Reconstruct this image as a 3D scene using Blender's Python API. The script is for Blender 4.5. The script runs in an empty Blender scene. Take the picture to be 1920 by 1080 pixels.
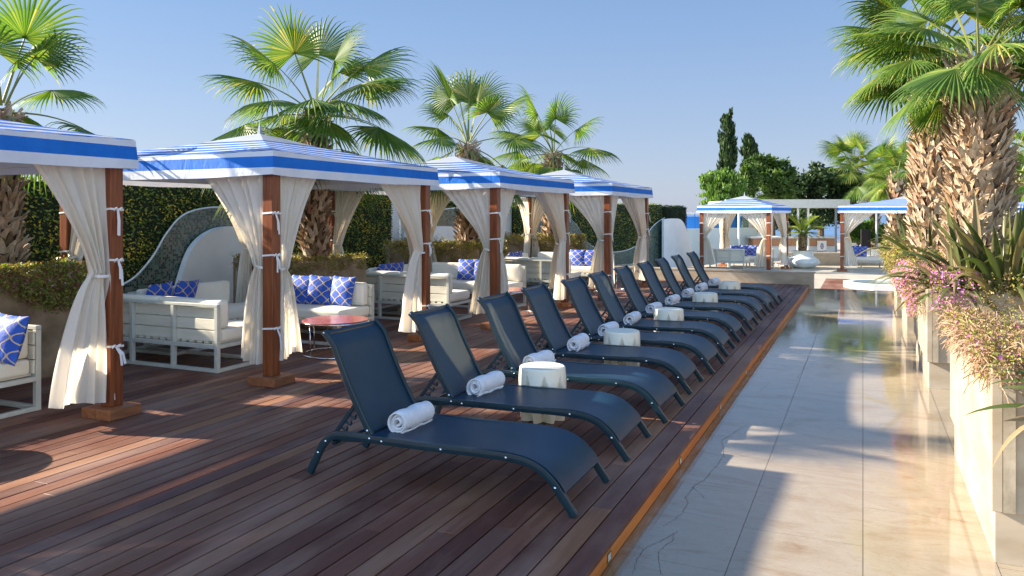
import bpy, math, random
from math import sin, cos, pi, radians, sqrt, atan2, hypot
from mathutils import Vector, Matrix, Euler
random.seed(7)
S = bpy.context.scene
# ------------------------------------------------------------------ camera
F, HZ, CAMZ = 1470.0, 402.0, 1.7
YAW = math.atan2(658.0, F)
cd = bpy.data.cameras.new("camera"); cam = bpy.data.objects.new("camera", cd)
S.collection.objects.link(cam); S.camera = cam
cd.sensor_width = 36; cd.lens = F / 1920 * 36
cd.shift_y = -(540 - HZ) / 1920
cd.clip_start = 0.05; cd.clip_end = 60000
cam.location = (0, 0, CAMZ); cam.rotation_euler = (radians(90), 0, YAW)
CS, SN = cos(YAW), sin(YAW)
def dpt(px, Z):                       # point seen at column px, at depth Z
    X = (px - 960) / F * Z
    return X * CS - Z * SN, X * SN + Z * CS
def gpt(px, py, z):                   # point of the level z seen at px, py
    return dpt(px, (CAMZ - z) * F / (py - HZ))
def zat(py, Z): return CAMZ - (py - HZ) * Z / F
def xpt(px, x):                       # where the plane x=const is seen at column px
    r = (px - 960) / F
    return -x * (CS + SN * r) / (SN - CS * r)
# ------------------------------------------------------------------ light
SUN_EL, SUN_AZ = radians(24.6), radians(10.5)     # light travels towards +x, slightly +y
W = bpy.data.worlds.new("World"); S.world = W; W.use_nodes = True
nt = W.node_tree; bg = nt.nodes["Background"]
sky = nt.nodes.new("ShaderNodeTexSky"); sky.sky_type = 'NISHITA'; sky.sun_disc = False
sky.sun_elevation = SUN_EL; sky.sun_rotation = radians(-90) - SUN_AZ
sky.altitude = 0; sky.air_density = 1.0; sky.dust_density = 0.6; sky.ozone_density = 2.5
tcw = nt.nodes.new("ShaderNodeTexCoord"); sxw = nt.nodes.new("ShaderNodeSeparateXYZ"); nt.links.new(tcw.outputs["Generated"], sxw.inputs[0])
rpw = nt.nodes.new("ShaderNodeValToRGB"); nt.links.new(sxw.outputs[2], rpw.inputs[0])
rpw.color_ramp.elements[0].position = 0.0; rpw.color_ramp.elements[0].color = (0.40, 0.46, 0.63, 1)
rpw.color_ramp.elements[1].position = 0.60; rpw.color_ramp.elements[1].color = (0.065, 0.15, 0.38, 1)
e_ = rpw.color_ramp.elements.new(0.24); e_.color = (0.225, 0.36, 0.62, 1)
gmw = nt.nodes.new("ShaderNodeVectorMath"); gmw.operation = 'SCALE'; gmw.inputs[3].default_value = 2.12; nt.links.new(rpw.outputs[0], gmw.inputs[0])
mxw = nt.nodes.new("ShaderNodeMix"); mxw.data_type = 'RGBA'; mxw.inputs[0].default_value = 0.9
nt.links.new(sky.outputs[0], mxw.inputs[6]); nt.links.new(gmw.outputs[0], mxw.inputs[7])
bkw = nt.nodes.new("ShaderNodeValToRGB"); e = bkw.color_ramp.elements      # added warm fill glow: sky brightened behind the viewer to lift shaded curtains
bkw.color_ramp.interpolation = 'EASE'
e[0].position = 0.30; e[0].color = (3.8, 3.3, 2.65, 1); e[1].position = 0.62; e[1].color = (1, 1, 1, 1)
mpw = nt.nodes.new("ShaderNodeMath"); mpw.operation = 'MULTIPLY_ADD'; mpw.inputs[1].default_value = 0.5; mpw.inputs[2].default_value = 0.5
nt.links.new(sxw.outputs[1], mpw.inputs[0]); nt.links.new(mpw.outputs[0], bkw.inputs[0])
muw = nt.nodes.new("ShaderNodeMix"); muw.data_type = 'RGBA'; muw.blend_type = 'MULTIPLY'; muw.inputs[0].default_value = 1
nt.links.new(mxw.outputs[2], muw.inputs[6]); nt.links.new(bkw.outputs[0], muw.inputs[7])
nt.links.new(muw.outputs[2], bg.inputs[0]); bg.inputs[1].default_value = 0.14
sl = bpy.data.lights.new("sun", 'SUN'); sl.energy = 5.0; sl.angle = radians(0.53); sl.color = (1.0, 0.89, 0.74)
so = bpy.data.objects.new("sun", sl); S.collection.objects.link(so)
ldir = Vector((cos(SUN_EL) * cos(SUN_AZ), cos(SUN_EL) * sin(SUN_AZ), -sin(SUN_EL)))
so.rotation_euler = ldir.to_track_quat('-Z', 'Y').to_euler(); so.location = (-8, 0, 8)
S.view_settings.view_transform = 'Standard'; S.view_settings.look = 'None'
S.view_settings.exposure = 1.76; S.view_settings.gamma = 1.0
S.cycles.max_bounces = 7; S.cycles.diffuse_bounces = 4; S.cycles.transparent_max_bounces = 8
S.cycles.use_denoising = True
# ------------------------------------------------------------------ materials
class NM:
    def __init__(s, name, rough=0.6, spec=0.4):
        s.m = bpy.data.materials.new(name); s.m.use_nodes = True
        s.t = s.m.node_tree; s.b = s.t.nodes["Principled BSDF"]; s.o = s.t.nodes["Material Output"]
        s.b.inputs["Roughness"].default_value = rough
        s.b.inputs["Specular IOR Level"].default_value = spec
    def n(s, typ, **k):
        nd = s.t.nodes.new("ShaderNode" + typ)
        for a, v in k.items():
            if a.startswith("i_"):
                key = a[2:]
                key = int(key) if key.isdigit() else key.replace("_", " ")
                if isinstance(v, bpy.types.NodeSocket): s.t.links.new(v, nd.inputs[key])
                else: nd.inputs[key].default_value = v
            else: setattr(nd, a, v)
        return nd
    def link(s, a, b): s.t.links.new(a, b)
    def coord(s, kind="Object", scale=(1, 1, 1)):
        tc = s.n("TexCoord"); mp = s.n("Mapping"); mp.inputs["Scale"].default_value = scale
        s.link(tc.outputs[kind], mp.inputs[0]); return mp.outputs[0]
    def noise(s, v, scale, detail=4, rough=0.55, dist=0.0):
        nd = s.n("TexNoise"); nd.inputs["Scale"].default_value = scale; nd.inputs["Detail"].default_value = detail
        nd.inputs["Roughness"].default_value = rough; nd.inputs["Distortion"].default_value = dist
        s.link(v, nd.inputs["Vector"]); return nd.outputs["Fac"]
    def ramp(s, fac, stops, mode='LINEAR'):
        r = s.n("ValToRGB"); r.color_ramp.interpolation = mode
        e = r.color_ramp.elements
        while len(e) > len(stops): e.remove(e[-1])
        while len(e) < len(stops): e.new(0.5)
        for i, (p, c) in enumerate(stops):
            e[i].position = p; e[i].color = (c[0], c[1], c[2], 1) if len(c) == 3 else c
        s.link(fac, r.inputs[0]); return r.outputs[0]
    def math(s, op, a, b=None, c=None):
        nd = s.n("Math", operation=op)
        for i, v in enumerate((a, b, c)):
            if v is None: continue
            if isinstance(v, (int, float)): nd.inputs[i].default_value = v
            else: s.link(v, nd.inputs[i])
        return nd.outputs[0]
    def mix(s, fac, a, b, blend='MIX'):
        nd = s.n("Mix", data_type='RGBA', blend_type=blend)
        for i, v in ((0, fac), (6, a), (7, b)):
            if isinstance(v, (int, float)): nd.inputs[i].default_value = v
            elif isinstance(v, tuple): nd.inputs[i].default_value = (v[0], v[1], v[2], 1)
            else: s.link(v, nd.inputs[i])
        return nd.outputs[2]
    def attr(s, name="rnd"):
        nd = s.n("Attribute", attribute_name=name); return nd.outputs["Fac"]
    def color(s, c):
        if isinstance(c, tuple): s.b.inputs["Base Color"].default_value = (c[0], c[1], c[2], 1)
        else: s.link(c, s.b.inputs["Base Color"])
    def bump(s, h, strength=0.3, dist=0.01):
        nd = s.n("Bump"); nd.inputs["Strength"].default_value = strength; nd.inputs["Distance"].default_value = dist
        s.link(h, nd.inputs["Height"]); s.link(nd.outputs[0], s.b.inputs["Normal"])
    def translucent(s, fac, col):
        tr = s.n("BsdfTranslucent"); mx = s.n("MixShader"); mx.inputs[0].default_value = fac
        if isinstance(col, tuple): tr.inputs[0].default_value = (col[0], col[1], col[2], 1)
        else: s.link(col, tr.inputs[0])
        s.link(s.b.outputs[0], mx.inputs[1]); s.link(tr.outputs[0], mx.inputs[2]); s.link(mx.outputs[0], s.o.inputs[0])

def simple(name, c1, c2=None, scale=8, rough=0.6, bump=0.0, bscale=60, metal=0, spec=0.4, stretch=(1, 1, 1), attrmix=0):
    a = NM(name, rough, spec); v = a.coord(scale=stretch)
    if c2:
        f = a.noise(v, scale, 5)
        col = a.ramp(f, [(0.3, c1), (0.7, c2)])
    else: col = a.mix(0.0, c1, c1)
    a.color(col); a.b.inputs["Metallic"].default_value = metal
    if bump: a.bump(a.noise(v, bscale, 3), bump, 0.01)
    return a.m
def leafmat(name, stops, trans=0.3, rough=0.45, tcol=None, nscale=None):
    a = NM(name, rough, 0.35)
    col = a.ramp(a.attr(), stops)
    if nscale:
        g = a.noise(a.coord(), nscale, 2)
        col = a.mix(a.ramp(g, [(0.35, (0, 0, 0)), (0.65, (1, 1, 1))]), a.mix(1.0, col, (0.55, 0.6, 0.55), 'MULTIPLY'), col)
    a.color(col)
    tc = a.mix(1.0, col, tcol or (1.5, 1.6, 0.7), 'MULTIPLY')
    a.translucent(trans, tc)
    return a.m

M = {}
# deck boards: each board has its own tone (rnd), grain along y
a = NM("deck_wood", 0.5, 0.22); v = a.coord(scale=(14, 0.7, 1))
g = a.noise(v, 3.0, 8, 0.65, 0.6)
r_ = a.attr()
base = a.ramp(r_, [(0.0, (0.12, 0.045, 0.030)), (0.2, (0.18, 0.072, 0.045)), (0.45, (0.24, 0.103, 0.060)), (0.62, (0.165, 0.082, 0.060)),
                   (0.8, (0.30, 0.135, 0.062)), (0.9, (0.10, 0.048, 0.052)), (1.0, (0.33, 0.155, 0.072))])
col = a.mix(a.ramp(g, [(0.32, (0, 0, 0)), (0.68, (1, 1, 1))]), a.mix(1.0, base, (0.62, 0.58, 0.6), 'MULTIPLY'), base)
w2 = a.noise(a.coord(scale=(2.2, 0.5, 1)), 1.3, 5, 0.6)
col = a.mix(a.ramp(w2, [(0.45, (0, 0, 0)), (0.75, (0.65, 0.65, 0.65))]), col, (0.38, 0.24, 0.175))
a.color(col); a.bump(g, 0.35, 0.004)
a.link(a.ramp(g, [(0.3, (0.45,) * 3), (0.7, (0.62,) * 3)]), a.b.inputs["Roughness"]); M['deck'] = a.m
# polished stone paving
a = NM("stone_path", 0.1, 0.42); v = a.coord()
n1 = a.noise(a.coord(scale=(1, 2.2, 1)), 1.1, 8, 0.65, 1.2)
n2 = a.noise(a.coord(scale=(1.0, 5, 1)), 7, 6, 0.7, 0.8)
c = a.ramp(n1, [(0.28, (0.23, 0.155, 0.085)), (0.43, (0.30, 0.245, 0.175)), (0.55, (0.33, 0.282, 0.212)), (0.72, (0.26, 0.190, 0.118))])
c = a.mix(a.ramp(n2, [(0.5, (0, 0, 0)), (0.75, (0.55,) * 3)]), c, (0.36, 0.32, 0.25))
sx = a.n("SeparateXYZ"); a.link(v, sx.inputs[0])
n3 = a.noise(a.coord(scale=(2, 5, 1)), 14, 7, 0.75, 1.5)
c = a.mix(a.ramp(n3, [(0.52, (0, 0, 0)), (0.7, (0.6,) * 3)]), c, (0.24, 0.155, 0.08))
tone = a.ramp(a.attr(), [(0, (0.96, 0.95, 0.94)), (1, (1.03, 1.03, 1.03))])
c = a.mix(1.0, c, tone, 'MULTIPLY')
dirt = a.ramp(a.noise(a.coord(scale=(3, 1, 1)), 3, 5), [(0.35, (0, 0, 0)), (0.6, (1, 1, 1))])
edge = a.math('MULTIPLY', a.math('LESS_THAN', sx.outputs[0], -1.10), dirt)
c = a.mix(edge, c, (0.26, 0.15, 0.07))
a.color(c)
wet = a.noise(a.coord(scale=(1, 0.5, 1)), 1.4, 4, 0.5)
a.link(a.ramp(wet, [(0.35, (0.035,) * 3), (0.65, (0.10,) * 3)]), a.b.inputs["Roughness"])
a.bump(a.noise(v, 1.6, 2), 0.03, 0.02); M['path'] = a.m
M['dark'] = simple("dark_gap", (0.015, 0.011, 0.010), rough=0.9)
M['grout'] = simple("grout", (0.16, 0.13, 0.10), (0.24, 0.20, 0.15), 20, 0.7)
M['fascia'] = simple("fascia_wood", (0.42, 0.13, 0.025), (0.58, 0.22, 0.05), 5, 0.5, 0.15, 40, stretch=(1, 0.15, 4))
M['postwood'] = simple("post_wood", (0.13, 0.033, 0.013), (0.30, 0.088, 0.027), 4, 0.35, 0.1, 30, stretch=(8, 8, 0.6))
M['blockwood'] = simple("block_wood", (0.20, 0.07, 0.03), (0.36, 0.14, 0.055), 5, 0.45, 0.1, 30, stretch=(6, 1, 6))
M['stone'] = simple("travertine", (0.34, 0.27, 0.185), (0.47, 0.40, 0.305), 2.2, 0.4, 0.06, 25, stretch=(1, 1, 2.5))
M['stone_edge'] = simple("stone_edge", (0.24, 0.20, 0.14), (0.46, 0.39, 0.29), 6, 0.5, 0.15, 30)
M['oldstone'] = simple("mossy_stone", (0.17, 0.11, 0.055), (0.40, 0.29, 0.18), 3.5, 0.75, 0.3, 25)
M['white'] = simple("white_wall", (0.70, 0.72, 0.72), (0.80, 0.82, 0.81), 2, 0.7, 0.05, 40)
M['frost'] = simple("pale_wall", (0.50, 0.60, 0.60), (0.60, 0.68, 0.68), 1, 0.35, 0.0)
M['alu'] = simple("painted_frame", (0.52, 0.52, 0.46), (0.60, 0.60, 0.53), 10, 0.35, 0.03, 80, spec=0.5)
M['slat'] = simple("slat_cream", (0.72, 0.67, 0.54), (0.80, 0.75, 0.62), 3, 0.5, 0.05, 60, stretch=(1, 1, 8))
M['cushion'] = simple("cushion_cream", (0.82, 0.76, 0.62), (0.88, 0.83, 0.71), 4, 0.8, 0.25, 6)
M['chrome'] = simple("chrome", (0.75, 0.75, 0.75), rough=0.12, metal=1)
M['brass'] = simple("brass", (0.40, 0.32, 0.14), rough=0.3, metal=1)
M['tabletop'] = simple("red_wood_top", (0.30, 0.07, 0.045), (0.44, 0.14, 0.09), 6, 0.18, 0.05, 40, stretch=(1, 6, 1))
M['frame'] = simple("lounger_frame", (0.004, 0.022, 0.034), (0.007, 0.032, 0.046), 6, 0.28, 0.03, 60, spec=0.6)
a = NM("sling_mesh", 0.36, 0.5); v = a.coord()
c = a.ramp(a.noise(v, 5, 4), [(0.3, (0.008, 0.038, 0.074)), (0.7, (0.013, 0.052, 0.097))]); a.color(c)
a.bump(a.noise(v, 300, 2), 0.2, 0.001); a.translucent(0.24, (0.11, 0.12, 0.10)); M['sling'] = a.m
M['plastic'] = simple("drum_plastic", (0.80, 0.755, 0.61), (0.85, 0.81, 0.68), 6, 0.38, 0.05, 50)
a = NM("terry", 0.95, 0.1); v = a.coord(); a.color(a.ramp(a.noise(v, 30, 3), [(0.3, (0.76, 0.77, 0.80)), (0.7, (0.86, 0.86, 0.88))])); a.bump(a.noise(v, 190, 4, 0.8), 0.9, 0.006)
M['towel'] = a.m
a = NM("curtain_cloth", 0.85, 0.15); v = a.coord()
c = a.ramp(a.noise(v, 3, 4), [(0.3, (0.86, 0.81, 0.71)), (0.7, (0.90, 0.86, 0.78))]); a.color(c); a.bump(a.noise(a.coord(scale=(1, 1, 0.35)), 9, 4), 0.35, 0.03)
a.translucent(0.42, (0.93, 0.84, 0.68)); M['curtain'] = a.m
M['ribbon'] = simple("ribbon", (0.82, 0.80, 0.76), rough=0.8)
# striped canopy: bands parallel to the eaves
a = NM("canopy_stripes", 0.7, 0.25); v = a.coord(); sp = a.n("SeparateXYZ"); a.link(v, sp.inputs[0])
mxx = a.math('MAXIMUM', a.math('ABSOLUTE', sp.outputs[0]), a.math('ABSOLUTE', sp.outputs[1]))
fr = a.math('FRACT', a.math('MULTIPLY', a.math('ADD', mxx, -1.55), 4.6))
st = a.math('LESS_THAN', fr, 0.56)
wc = a.ramp(a.noise(v, 3, 4), [(0.3, (0.42, 0.48, 0.60)), (0.7, (0.50, 0.56, 0.66))])
c = a.mix(st, wc, (0.025, 0.14, 0.50)); a.color(c); a.bump(a.noise(v, 4, 5, 0.6, 1.0), 0.5, 0.03); a.translucent(0.2, c); M['roof'] = a.m
a = NM("valance_bands", 0.7, 0.25); v = a.coord(); sp = a.n("SeparateXYZ"); a.link(v, sp.inputs[0])
lo = a.math('GREATER_THAN', sp.outputs[2], 2.165); hi = a.math('LESS_THAN', sp.outputs[2], 2.275)
wc = a.ramp(a.noise(v, 3, 4), [(0.3, (0.66, 0.69, 0.76)), (0.7, (0.78, 0.79, 0.83))])
bl = a.ramp(a.noise(v, 5, 4), [(0.3, (0.010, 0.15, 0.58)), (0.7, (0.018, 0.19, 0.66))])
c = a.mix(a.math('MULTIPLY', lo, hi), wc, bl); a.color(c); a.bump(a.noise(a.coord(scale=(1.5, 1.5, 0.6)), 6, 5, 0.6, 1.0), 0.45, 0.02); a.translucent(0.12, c); M['valance'] = a.m
M['cap'] = simple("canopy_cap", (0.24, 0.27, 0.32), (0.30, 0.33, 0.38), 3, 0.75)
# pillow, ogee lattice
a = NM("pillow_print", 0.6, 0.3); v = a.coord(); sp = a.n("SeparateXYZ"); a.link(v, sp.inputs[0])
P = 0.088
u = a.math('DIVIDE', sp.outputs[0], P); cz = a.math('MULTIPLY', a.math('COSINE', a.math('MULTIPLY', sp.outputs[2], 2 * pi / 0.15)), 0.44)
def dist(e):
    return a.math('MULTIPLY', a.math('ABSOLUTE', a.math('SUBTRACT', a.math('FRACT', a.math('ADD', a.math('MULTIPLY', e, 0.5), 0.5)), 0.5)), 2)
d = a.math('MINIMUM', dist(a.math('SUBTRACT', u, cz)), dist(a.math('ADD', a.math('SUBTRACT', u, 1.0), cz)))
ln = a.math('LESS_THAN', d, 0.10)
a.color(a.mix(ln, a.ramp(a.noise(v, 8, 3), [(0.3, (0.014, 0.07, 0.40)), (0.7, (0.03, 0.11, 0.52))]), (0.58, 0.44, 0.24)))
a.bump(a.noise(v, 9, 3), 0.5, 0.02); M['pillow'] = a.m
# mosaic
a = NM("glass_mosaic", 0.2, 0.6); v = a.coord(); vo = a.n("TexVoronoi", distance='CHEBYCHEV'); vo.inputs["Scale"].default_value = 26; vo.inputs["Randomness"].default_value = 0.25
a.link(v, vo.inputs["Vector"]); bw = a.n("SeparateColor"); a.link(vo.outputs["Color"], bw.inputs[0])
c = a.ramp(bw.outputs[0], [(0.0, (0.02, 0.045, 0.035)), (0.35, (0.05, 0.10, 0.08)), (0.6, (0.10, 0.17, 0.13)), (0.8, (0.04, 0.13, 0.09)), (1.0, (0.20, 0.28, 0.22))], 'CONSTANT')
a.color(a.mix(a.math('GREATER_THAN', vo.outputs["Distance"], 0.44), c, (0.16, 0.16, 0.13))); M['mosaic'] = a.m
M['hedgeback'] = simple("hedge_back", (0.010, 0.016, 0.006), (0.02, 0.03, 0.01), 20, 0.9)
M['hedge'] = leafmat("hedge_leaf", [(0.0, (0.055, 0.11, 0.02)), (0.3, (0.15, 0.22, 0.04)), (0.55, (0.28, 0.30, 0.045)), (0.75, (0.66, 0.48, 0.04)), (1.0, (0.78, 0.52, 0.05))], 0.15)
M['hedge2'] = leafmat("hedge_leaf_dark", [(0.0, (0.008, 0.016, 0.006)), (0.6, (0.022, 0.045, 0.010)), (1.0, (0.08, 0.11, 0.02))], 0.1)
M['palm'] = leafmat("palm_leaf", [(0.0, (0.045, 0.10, 0.022)), (0.45, (0.085, 0.165, 0.028)), (0.8, (0.17, 0.235, 0.045)), (1.0, (0.40, 0.33, 0.09))], 0.38, 0.5)
M['petiole'] = simple("palm_stalk", (0.12, 0.17, 0.035), (0.24, 0.24, 0.07), 6, 0.4)
a = NM("palm_bark", 0.8, 0.2); v = a.coord(scale=(1, 1, 0.35)); n = a.noise(v, 26, 5, 0.7)
c = a.ramp(a.attr(), [(0, (0.10, 0.06, 0.035)), (0.25, (0.36, 0.25, 0.15)), (0.55, (0.58, 0.46, 0.32)), (0.85, (0.68, 0.59, 0.45)), (1, (0.44, 0.26, 0.18))])
c = a.mix(a.ramp(n, [(0.35, (0, 0, 0)), (0.7, (1, 1, 1))]), a.mix(1.0, c, (0.6, 0.52, 0.45), 'MULTIPLY'), c)
a.color(c); a.bump(n, 0.6, 0.01); M['bark'] = a.m
M['cover'] = leafmat("trailing_leaf", [(0.0, (0.20, 0.11, 0.06)), (0.3, (0.30, 0.20, 0.09)), (0.55, (0.20, 0.21, 0.04)), (0.8, (0.32, 0.32, 0.06)), (1.0, (0.48, 0.40, 0.10))], 0.25)
M['coverdry'] = leafmat("trailing_leaf_dry", [(0.0, (0.24, 0.12, 0.075)), (0.35, (0.34, 0.21, 0.12)), (0.65, (0.26, 0.17, 0.08)), (0.8, (0.22, 0.26, 0.04)), (1.0, (0.34, 0.38, 0.06))], 0.2)
M['covergreen'] = leafmat("trailing_leaf_green", [(0.0, (0.28, 0.12, 0.075)), (0.35, (0.22, 0.13, 0.05)), (0.6, (0.16, 0.22, 0.04)), (1.0, (0.36, 0.40, 0.08))], 0.25)
M['twig'] = simple("dry_twig", (0.22, 0.13, 0.075), (0.38, 0.26, 0.16), 30, 0.8)
M['soil'] = simple("planter_soil", (0.07, 0.045, 0.03), (0.14, 0.09, 0.055), 12, 0.95, 0.5, 40)
M['flower'] = leafmat("pink_flower", [(0, (0.52, 0.10, 0.38)), (1, (0.76, 0.34, 0.62))], 0.25, tcol=(1.1, 1, 1.1))
M['sword'] = leafmat("sword_leaf", [(0.0, (0.05, 0.075, 0.02)), (0.4, (0.10, 0.12, 0.04)), (0.75, (0.17, 0.15, 0.07)), (1.0, (0.26, 0.19, 0.11))], 0.2, 0.35)
M['tree_l'] = leafmat("leaf_light", [(0.0, (0.05, 0.10, 0.02)), (0.5, (0.10, 0.19, 0.03)), (1.0, (0.17, 0.27, 0.05))], 0.35)
M['tree_m'] = leafmat("leaf_mid", [(0.0, (0.03, 0.06, 0.015)), (0.5, (0.07, 0.13, 0.025)), (1.0, (0.14, 0.21, 0.045))], 0.3)
M['tree_d'] = leafmat("leaf_dark", [(0.0, (0.012, 0.030, 0.012)), (0.6, (0.03, 0.06, 0.02)), (1.0, (0.06, 0.10, 0.03))], 0.15)
M['cycad'] = leafmat("cycad_leaf", [(0.0, (0.12, 0.19, 0.03)), (0.6, (0.22, 0.28, 0.04)), (1.0, (0.36, 0.38, 0.07))], 0.3)
M['treebark'] = simple("tree_bark", (0.07, 0.05, 0.035), (0.15, 0.11, 0.08), 12, 0.9, 0.4)
M['bowl'] = simple("glazed_bowl", (0.62, 0.68, 0.66), (0.70, 0.75, 0.73), 2, 0.18, spec=0.6)
M['bluepanel'] = simple("blue_panel", (0.008, 0.16, 0.58), (0.012, 0.20, 0.66), 1, 0.4)
M['bluedark'] = simple("blue_frame", (0.004, 0.05, 0.25), rough=0.4)
M['orangewood'] = simple("orange_cladding", (0.46, 0.21, 0.10), (0.56, 0.28, 0.15), 3, 0.5, stretch=(12, 12, 0.4))
M['grey'] = simple("grey_post", (0.20, 0.24, 0.28), rough=0.4)
M['black'] = simple("black_wicker", (0.012, 0.010, 0.011), rough=0.6)
M['purple'] = simple("purple_ink", (0.07, 0.03, 0.16), rough=0.5)
M['navy'] = simple("navy_ink", (0.015, 0.02, 0.07), rough=0.5)
M['soft_blue'] = simple("pool_rim", (0.68, 0.71, 0.70), (0.76, 0.77, 0.74), 3, 0.4)
a = NM("pool_water", 0.04, 0.5); a.color((0.18, 0.22, 0.13)); a.bump(a.noise(a.coord(), 6, 3), 0.2, 0.02); M['poolwater'] = a.m
a = NM("sea_water", 0.25, 0.4); v = a.coord(scale=(0.02, 0.02, 1)); a.color(a.ramp(a.noise(v, 1, 5), [(0.3, (0.05, 0.14, 0.30)), (0.7, (0.09, 0.21, 0.40))])); a.bump(a.noise(a.coord(), 0.5, 4), 0.4, 0.5); M['sea'] = a.m
M['ground'] = simple("earth", (0.16, 0.13, 0.08), (0.26, 0.22, 0.15), 0.6, 0.9, 0.2, 4)
M['terrace'] = simple("terrace_stone", (0.46, 0.41, 0.32), (0.58, 0.53, 0.43), 1.2, 0.35, 0.05, 20)
M['brownbottle'] = simple("bottle_glass", (0.20, 0.08, 0.03), (0.35, 0.22, 0.08), 9, 0.15)

# ------------------------------------------------------------------ mesh tools
class MB:
    def __init__(s): s.v = []; s.f = []; s.r = []
    def add(s, vs, fs, r=None):
        o = len(s.v); s.v.extend(vs); r = random.random() if r is None else r
        for f in fs: s.f.append(tuple(i + o for i in f)); s.r.append(r)
    def box(s, x0, x1, y0, y1, z0, z1, r=None):
        s.add([(x0, y0, z0), (x1, y0, z0), (x1, y1, z0), (x0, y1, z0), (x0, y0, z1), (x1, y0, z1), (x1, y1, z1), (x0, y1, z1)],
              [(0, 3, 2, 1), (4, 5, 6, 7), (0, 1, 5, 4), (1, 2, 6, 5), (2, 3, 7, 6), (3, 0, 4, 7)], r)
    def cbox(s, cx, cy, cz, sx, sy, sz, r=None): s.box(cx - sx / 2, cx + sx / 2, cy - sy / 2, cy + sy / 2, cz - sz / 2, cz + sz / 2, r)
    def beam(s, p, q, w, h, up=(0, 0, 1)):       # rectangular bar from p to q
        p, q = Vector(p), Vector(q); d = (q - p).normalized(); up = Vector(up)
        if abs(d.dot(up)) > 0.98: up = Vector((1, 0, 0))
        sd = d.cross(up).normalized() * (w / 2); u = sd.cross(d).normalized() * (h / 2)
        vs = [tuple(c + a * sd + b * u) for c in (p, q) for a, b in ((-1, -1), (1, -1), (1, 1), (-1, 1))]
        s.add(vs, [(0, 1, 2, 3), (7, 6, 5, 4), (0, 4, 5, 1), (1, 5, 6, 2), (2, 6, 7, 3), (3, 7, 4, 0)])
    def sweep(s, pts, prof, closed=False, upv=(0, 1, 0), caps=True, scale=None):   # profile (u along upv, w perpendicular) along pts
        n = len(pts); m = len(prof); vs = []
        up = Vector(upv).normalized()
        for i in range(n):
            a_ = Vector(pts[(i - 1) % n if closed else max(i - 1, 0)]); b_ = Vector(pts[(i + 1) % n if closed else min(i + 1, n - 1)])
            d = (b_ - a_).normalized(); w = up.cross(d)
            if w.length < 1e-4: w = Vector((1, 0, 0)).cross(d)
            w.normalize(); u = d.cross(w).normalized(); k = scale[i] if scale else 1
            for (pu, pw) in prof: vs.append(tuple(Vector(pts[i]) + u * pu * k + w * pw * k))
        fs = []
        for i in range(n if closed else n - 1):
            j = (i + 1) % n
            for k in range(m): fs.append((i * m + k, i * m + (k + 1) % m, j * m + (k + 1) % m, j * m + k))
        if caps and not closed: fs += [tuple(range(m))[::-1], tuple((n - 1) * m + k for k in range(m))]
        s.add(vs, fs)
    def tube(s, pts, r, seg=6, closed=False, scale=None, upv=(0, 0, 1)):
        s.sweep(pts, [(r * cos(2 * pi * k / seg), r * sin(2 * pi * k / seg)) for k in range(seg)], closed, upv, True, scale)
    def lathe(s, prof, seg=32, cx=0, cy=0, rf=None):
        vs = []
        for (r, z) in prof:
            for k in range(seg):
                t = 2 * pi * k / seg; rr = r * (rf(t, z) if rf else 1)
                vs.append((cx + rr * cos(t), cy + rr * sin(t), z))
        fs = []
        for i in range(len(prof) - 1):
            for k in range(seg): fs.append((i * seg + k, i * seg + (k + 1) % seg, (i + 1) * seg + (k + 1) % seg, (i + 1) * seg + k))
        fs += [tuple(range(seg))[::-1], tuple((len(prof) - 1) * seg + k for k in range(seg))]
        s.add(vs, fs)
    def rbox(s, cx, cy, cz, sx, sy, sz, r, puff=0.0, nseg=5):
        h = (sx / 2, sy / 2, sz / 2); idx = {}; vs = []; fs = []
        def co(hh):
            base = [-hh, -hh + r * 0.35, -hh + r]; mid = [(-hh + r) + (2 * hh - 2 * r) * k / nseg for k in range(1, nseg)]
            return base + mid + [hh - r, hh - r * 0.35, hh]
        C = [co(k) for k in h]
        def vert(q):
            key = tuple(round(x, 5) for x in q)
            if key in idx: return idx[key]
            inn = [max(-(h[i] - r), min(h[i] - r, q[i])) for i in range(3)]
            d = Vector([q[i] - inn[i] for i in range(3)]); p = Vector(inn)
            if d.length > 1e-7: p += d.normalized() * r
            if puff:
                fx = 1 - (p.x / h[0]) ** 2; fy = 1 - (p.y / h[1]) ** 2; fz = 1 - (p.z / h[2]) ** 2
                small = h.index(min(h)); fac = [fy * fz, fx * fz, fx * fy][small]
                p[small] += math.copysign(puff * max(fac, 0) ** 0.5, p[small]) * (abs(p[small]) / h[small])
            idx[key] = len(vs); vs.append((p.x + cx, p.y + cy, p.z + cz)); return idx[key]
        for ax in range(3):
            b, c2 = (ax + 1) % 3, (ax + 2) % 3
            for sg in (-1, 1):
                for i in range(len(C[b]) - 1):
                    for j in range(len(C[c2]) - 1):
                        q = []
                        for (ii, jj) in ((0, 0), (1, 0), (1, 1), (0, 1)):
                            p = [0, 0, 0]; p[ax] = sg * h[ax]; p[b] = C[b][i + ii]; p[c2] = C[c2][j + jj]; q.append(vert(p))
                        fs.append(tuple(q) if sg > 0 else tuple(q[::-1]))
        s.add(vs, fs)
    def grid(s, fn, nu, nv, r=None):
        vs = [fn(i / nu, j / nv) for j in range(nv + 1) for i in range(nu + 1)]
        s.add(vs, [(j * (nu + 1) + i, j * (nu + 1) + i + 1, (j + 1) * (nu + 1) + i + 1, (j + 1) * (nu + 1) + i) for j in range(nv) for i in range(nu)], r)
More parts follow.
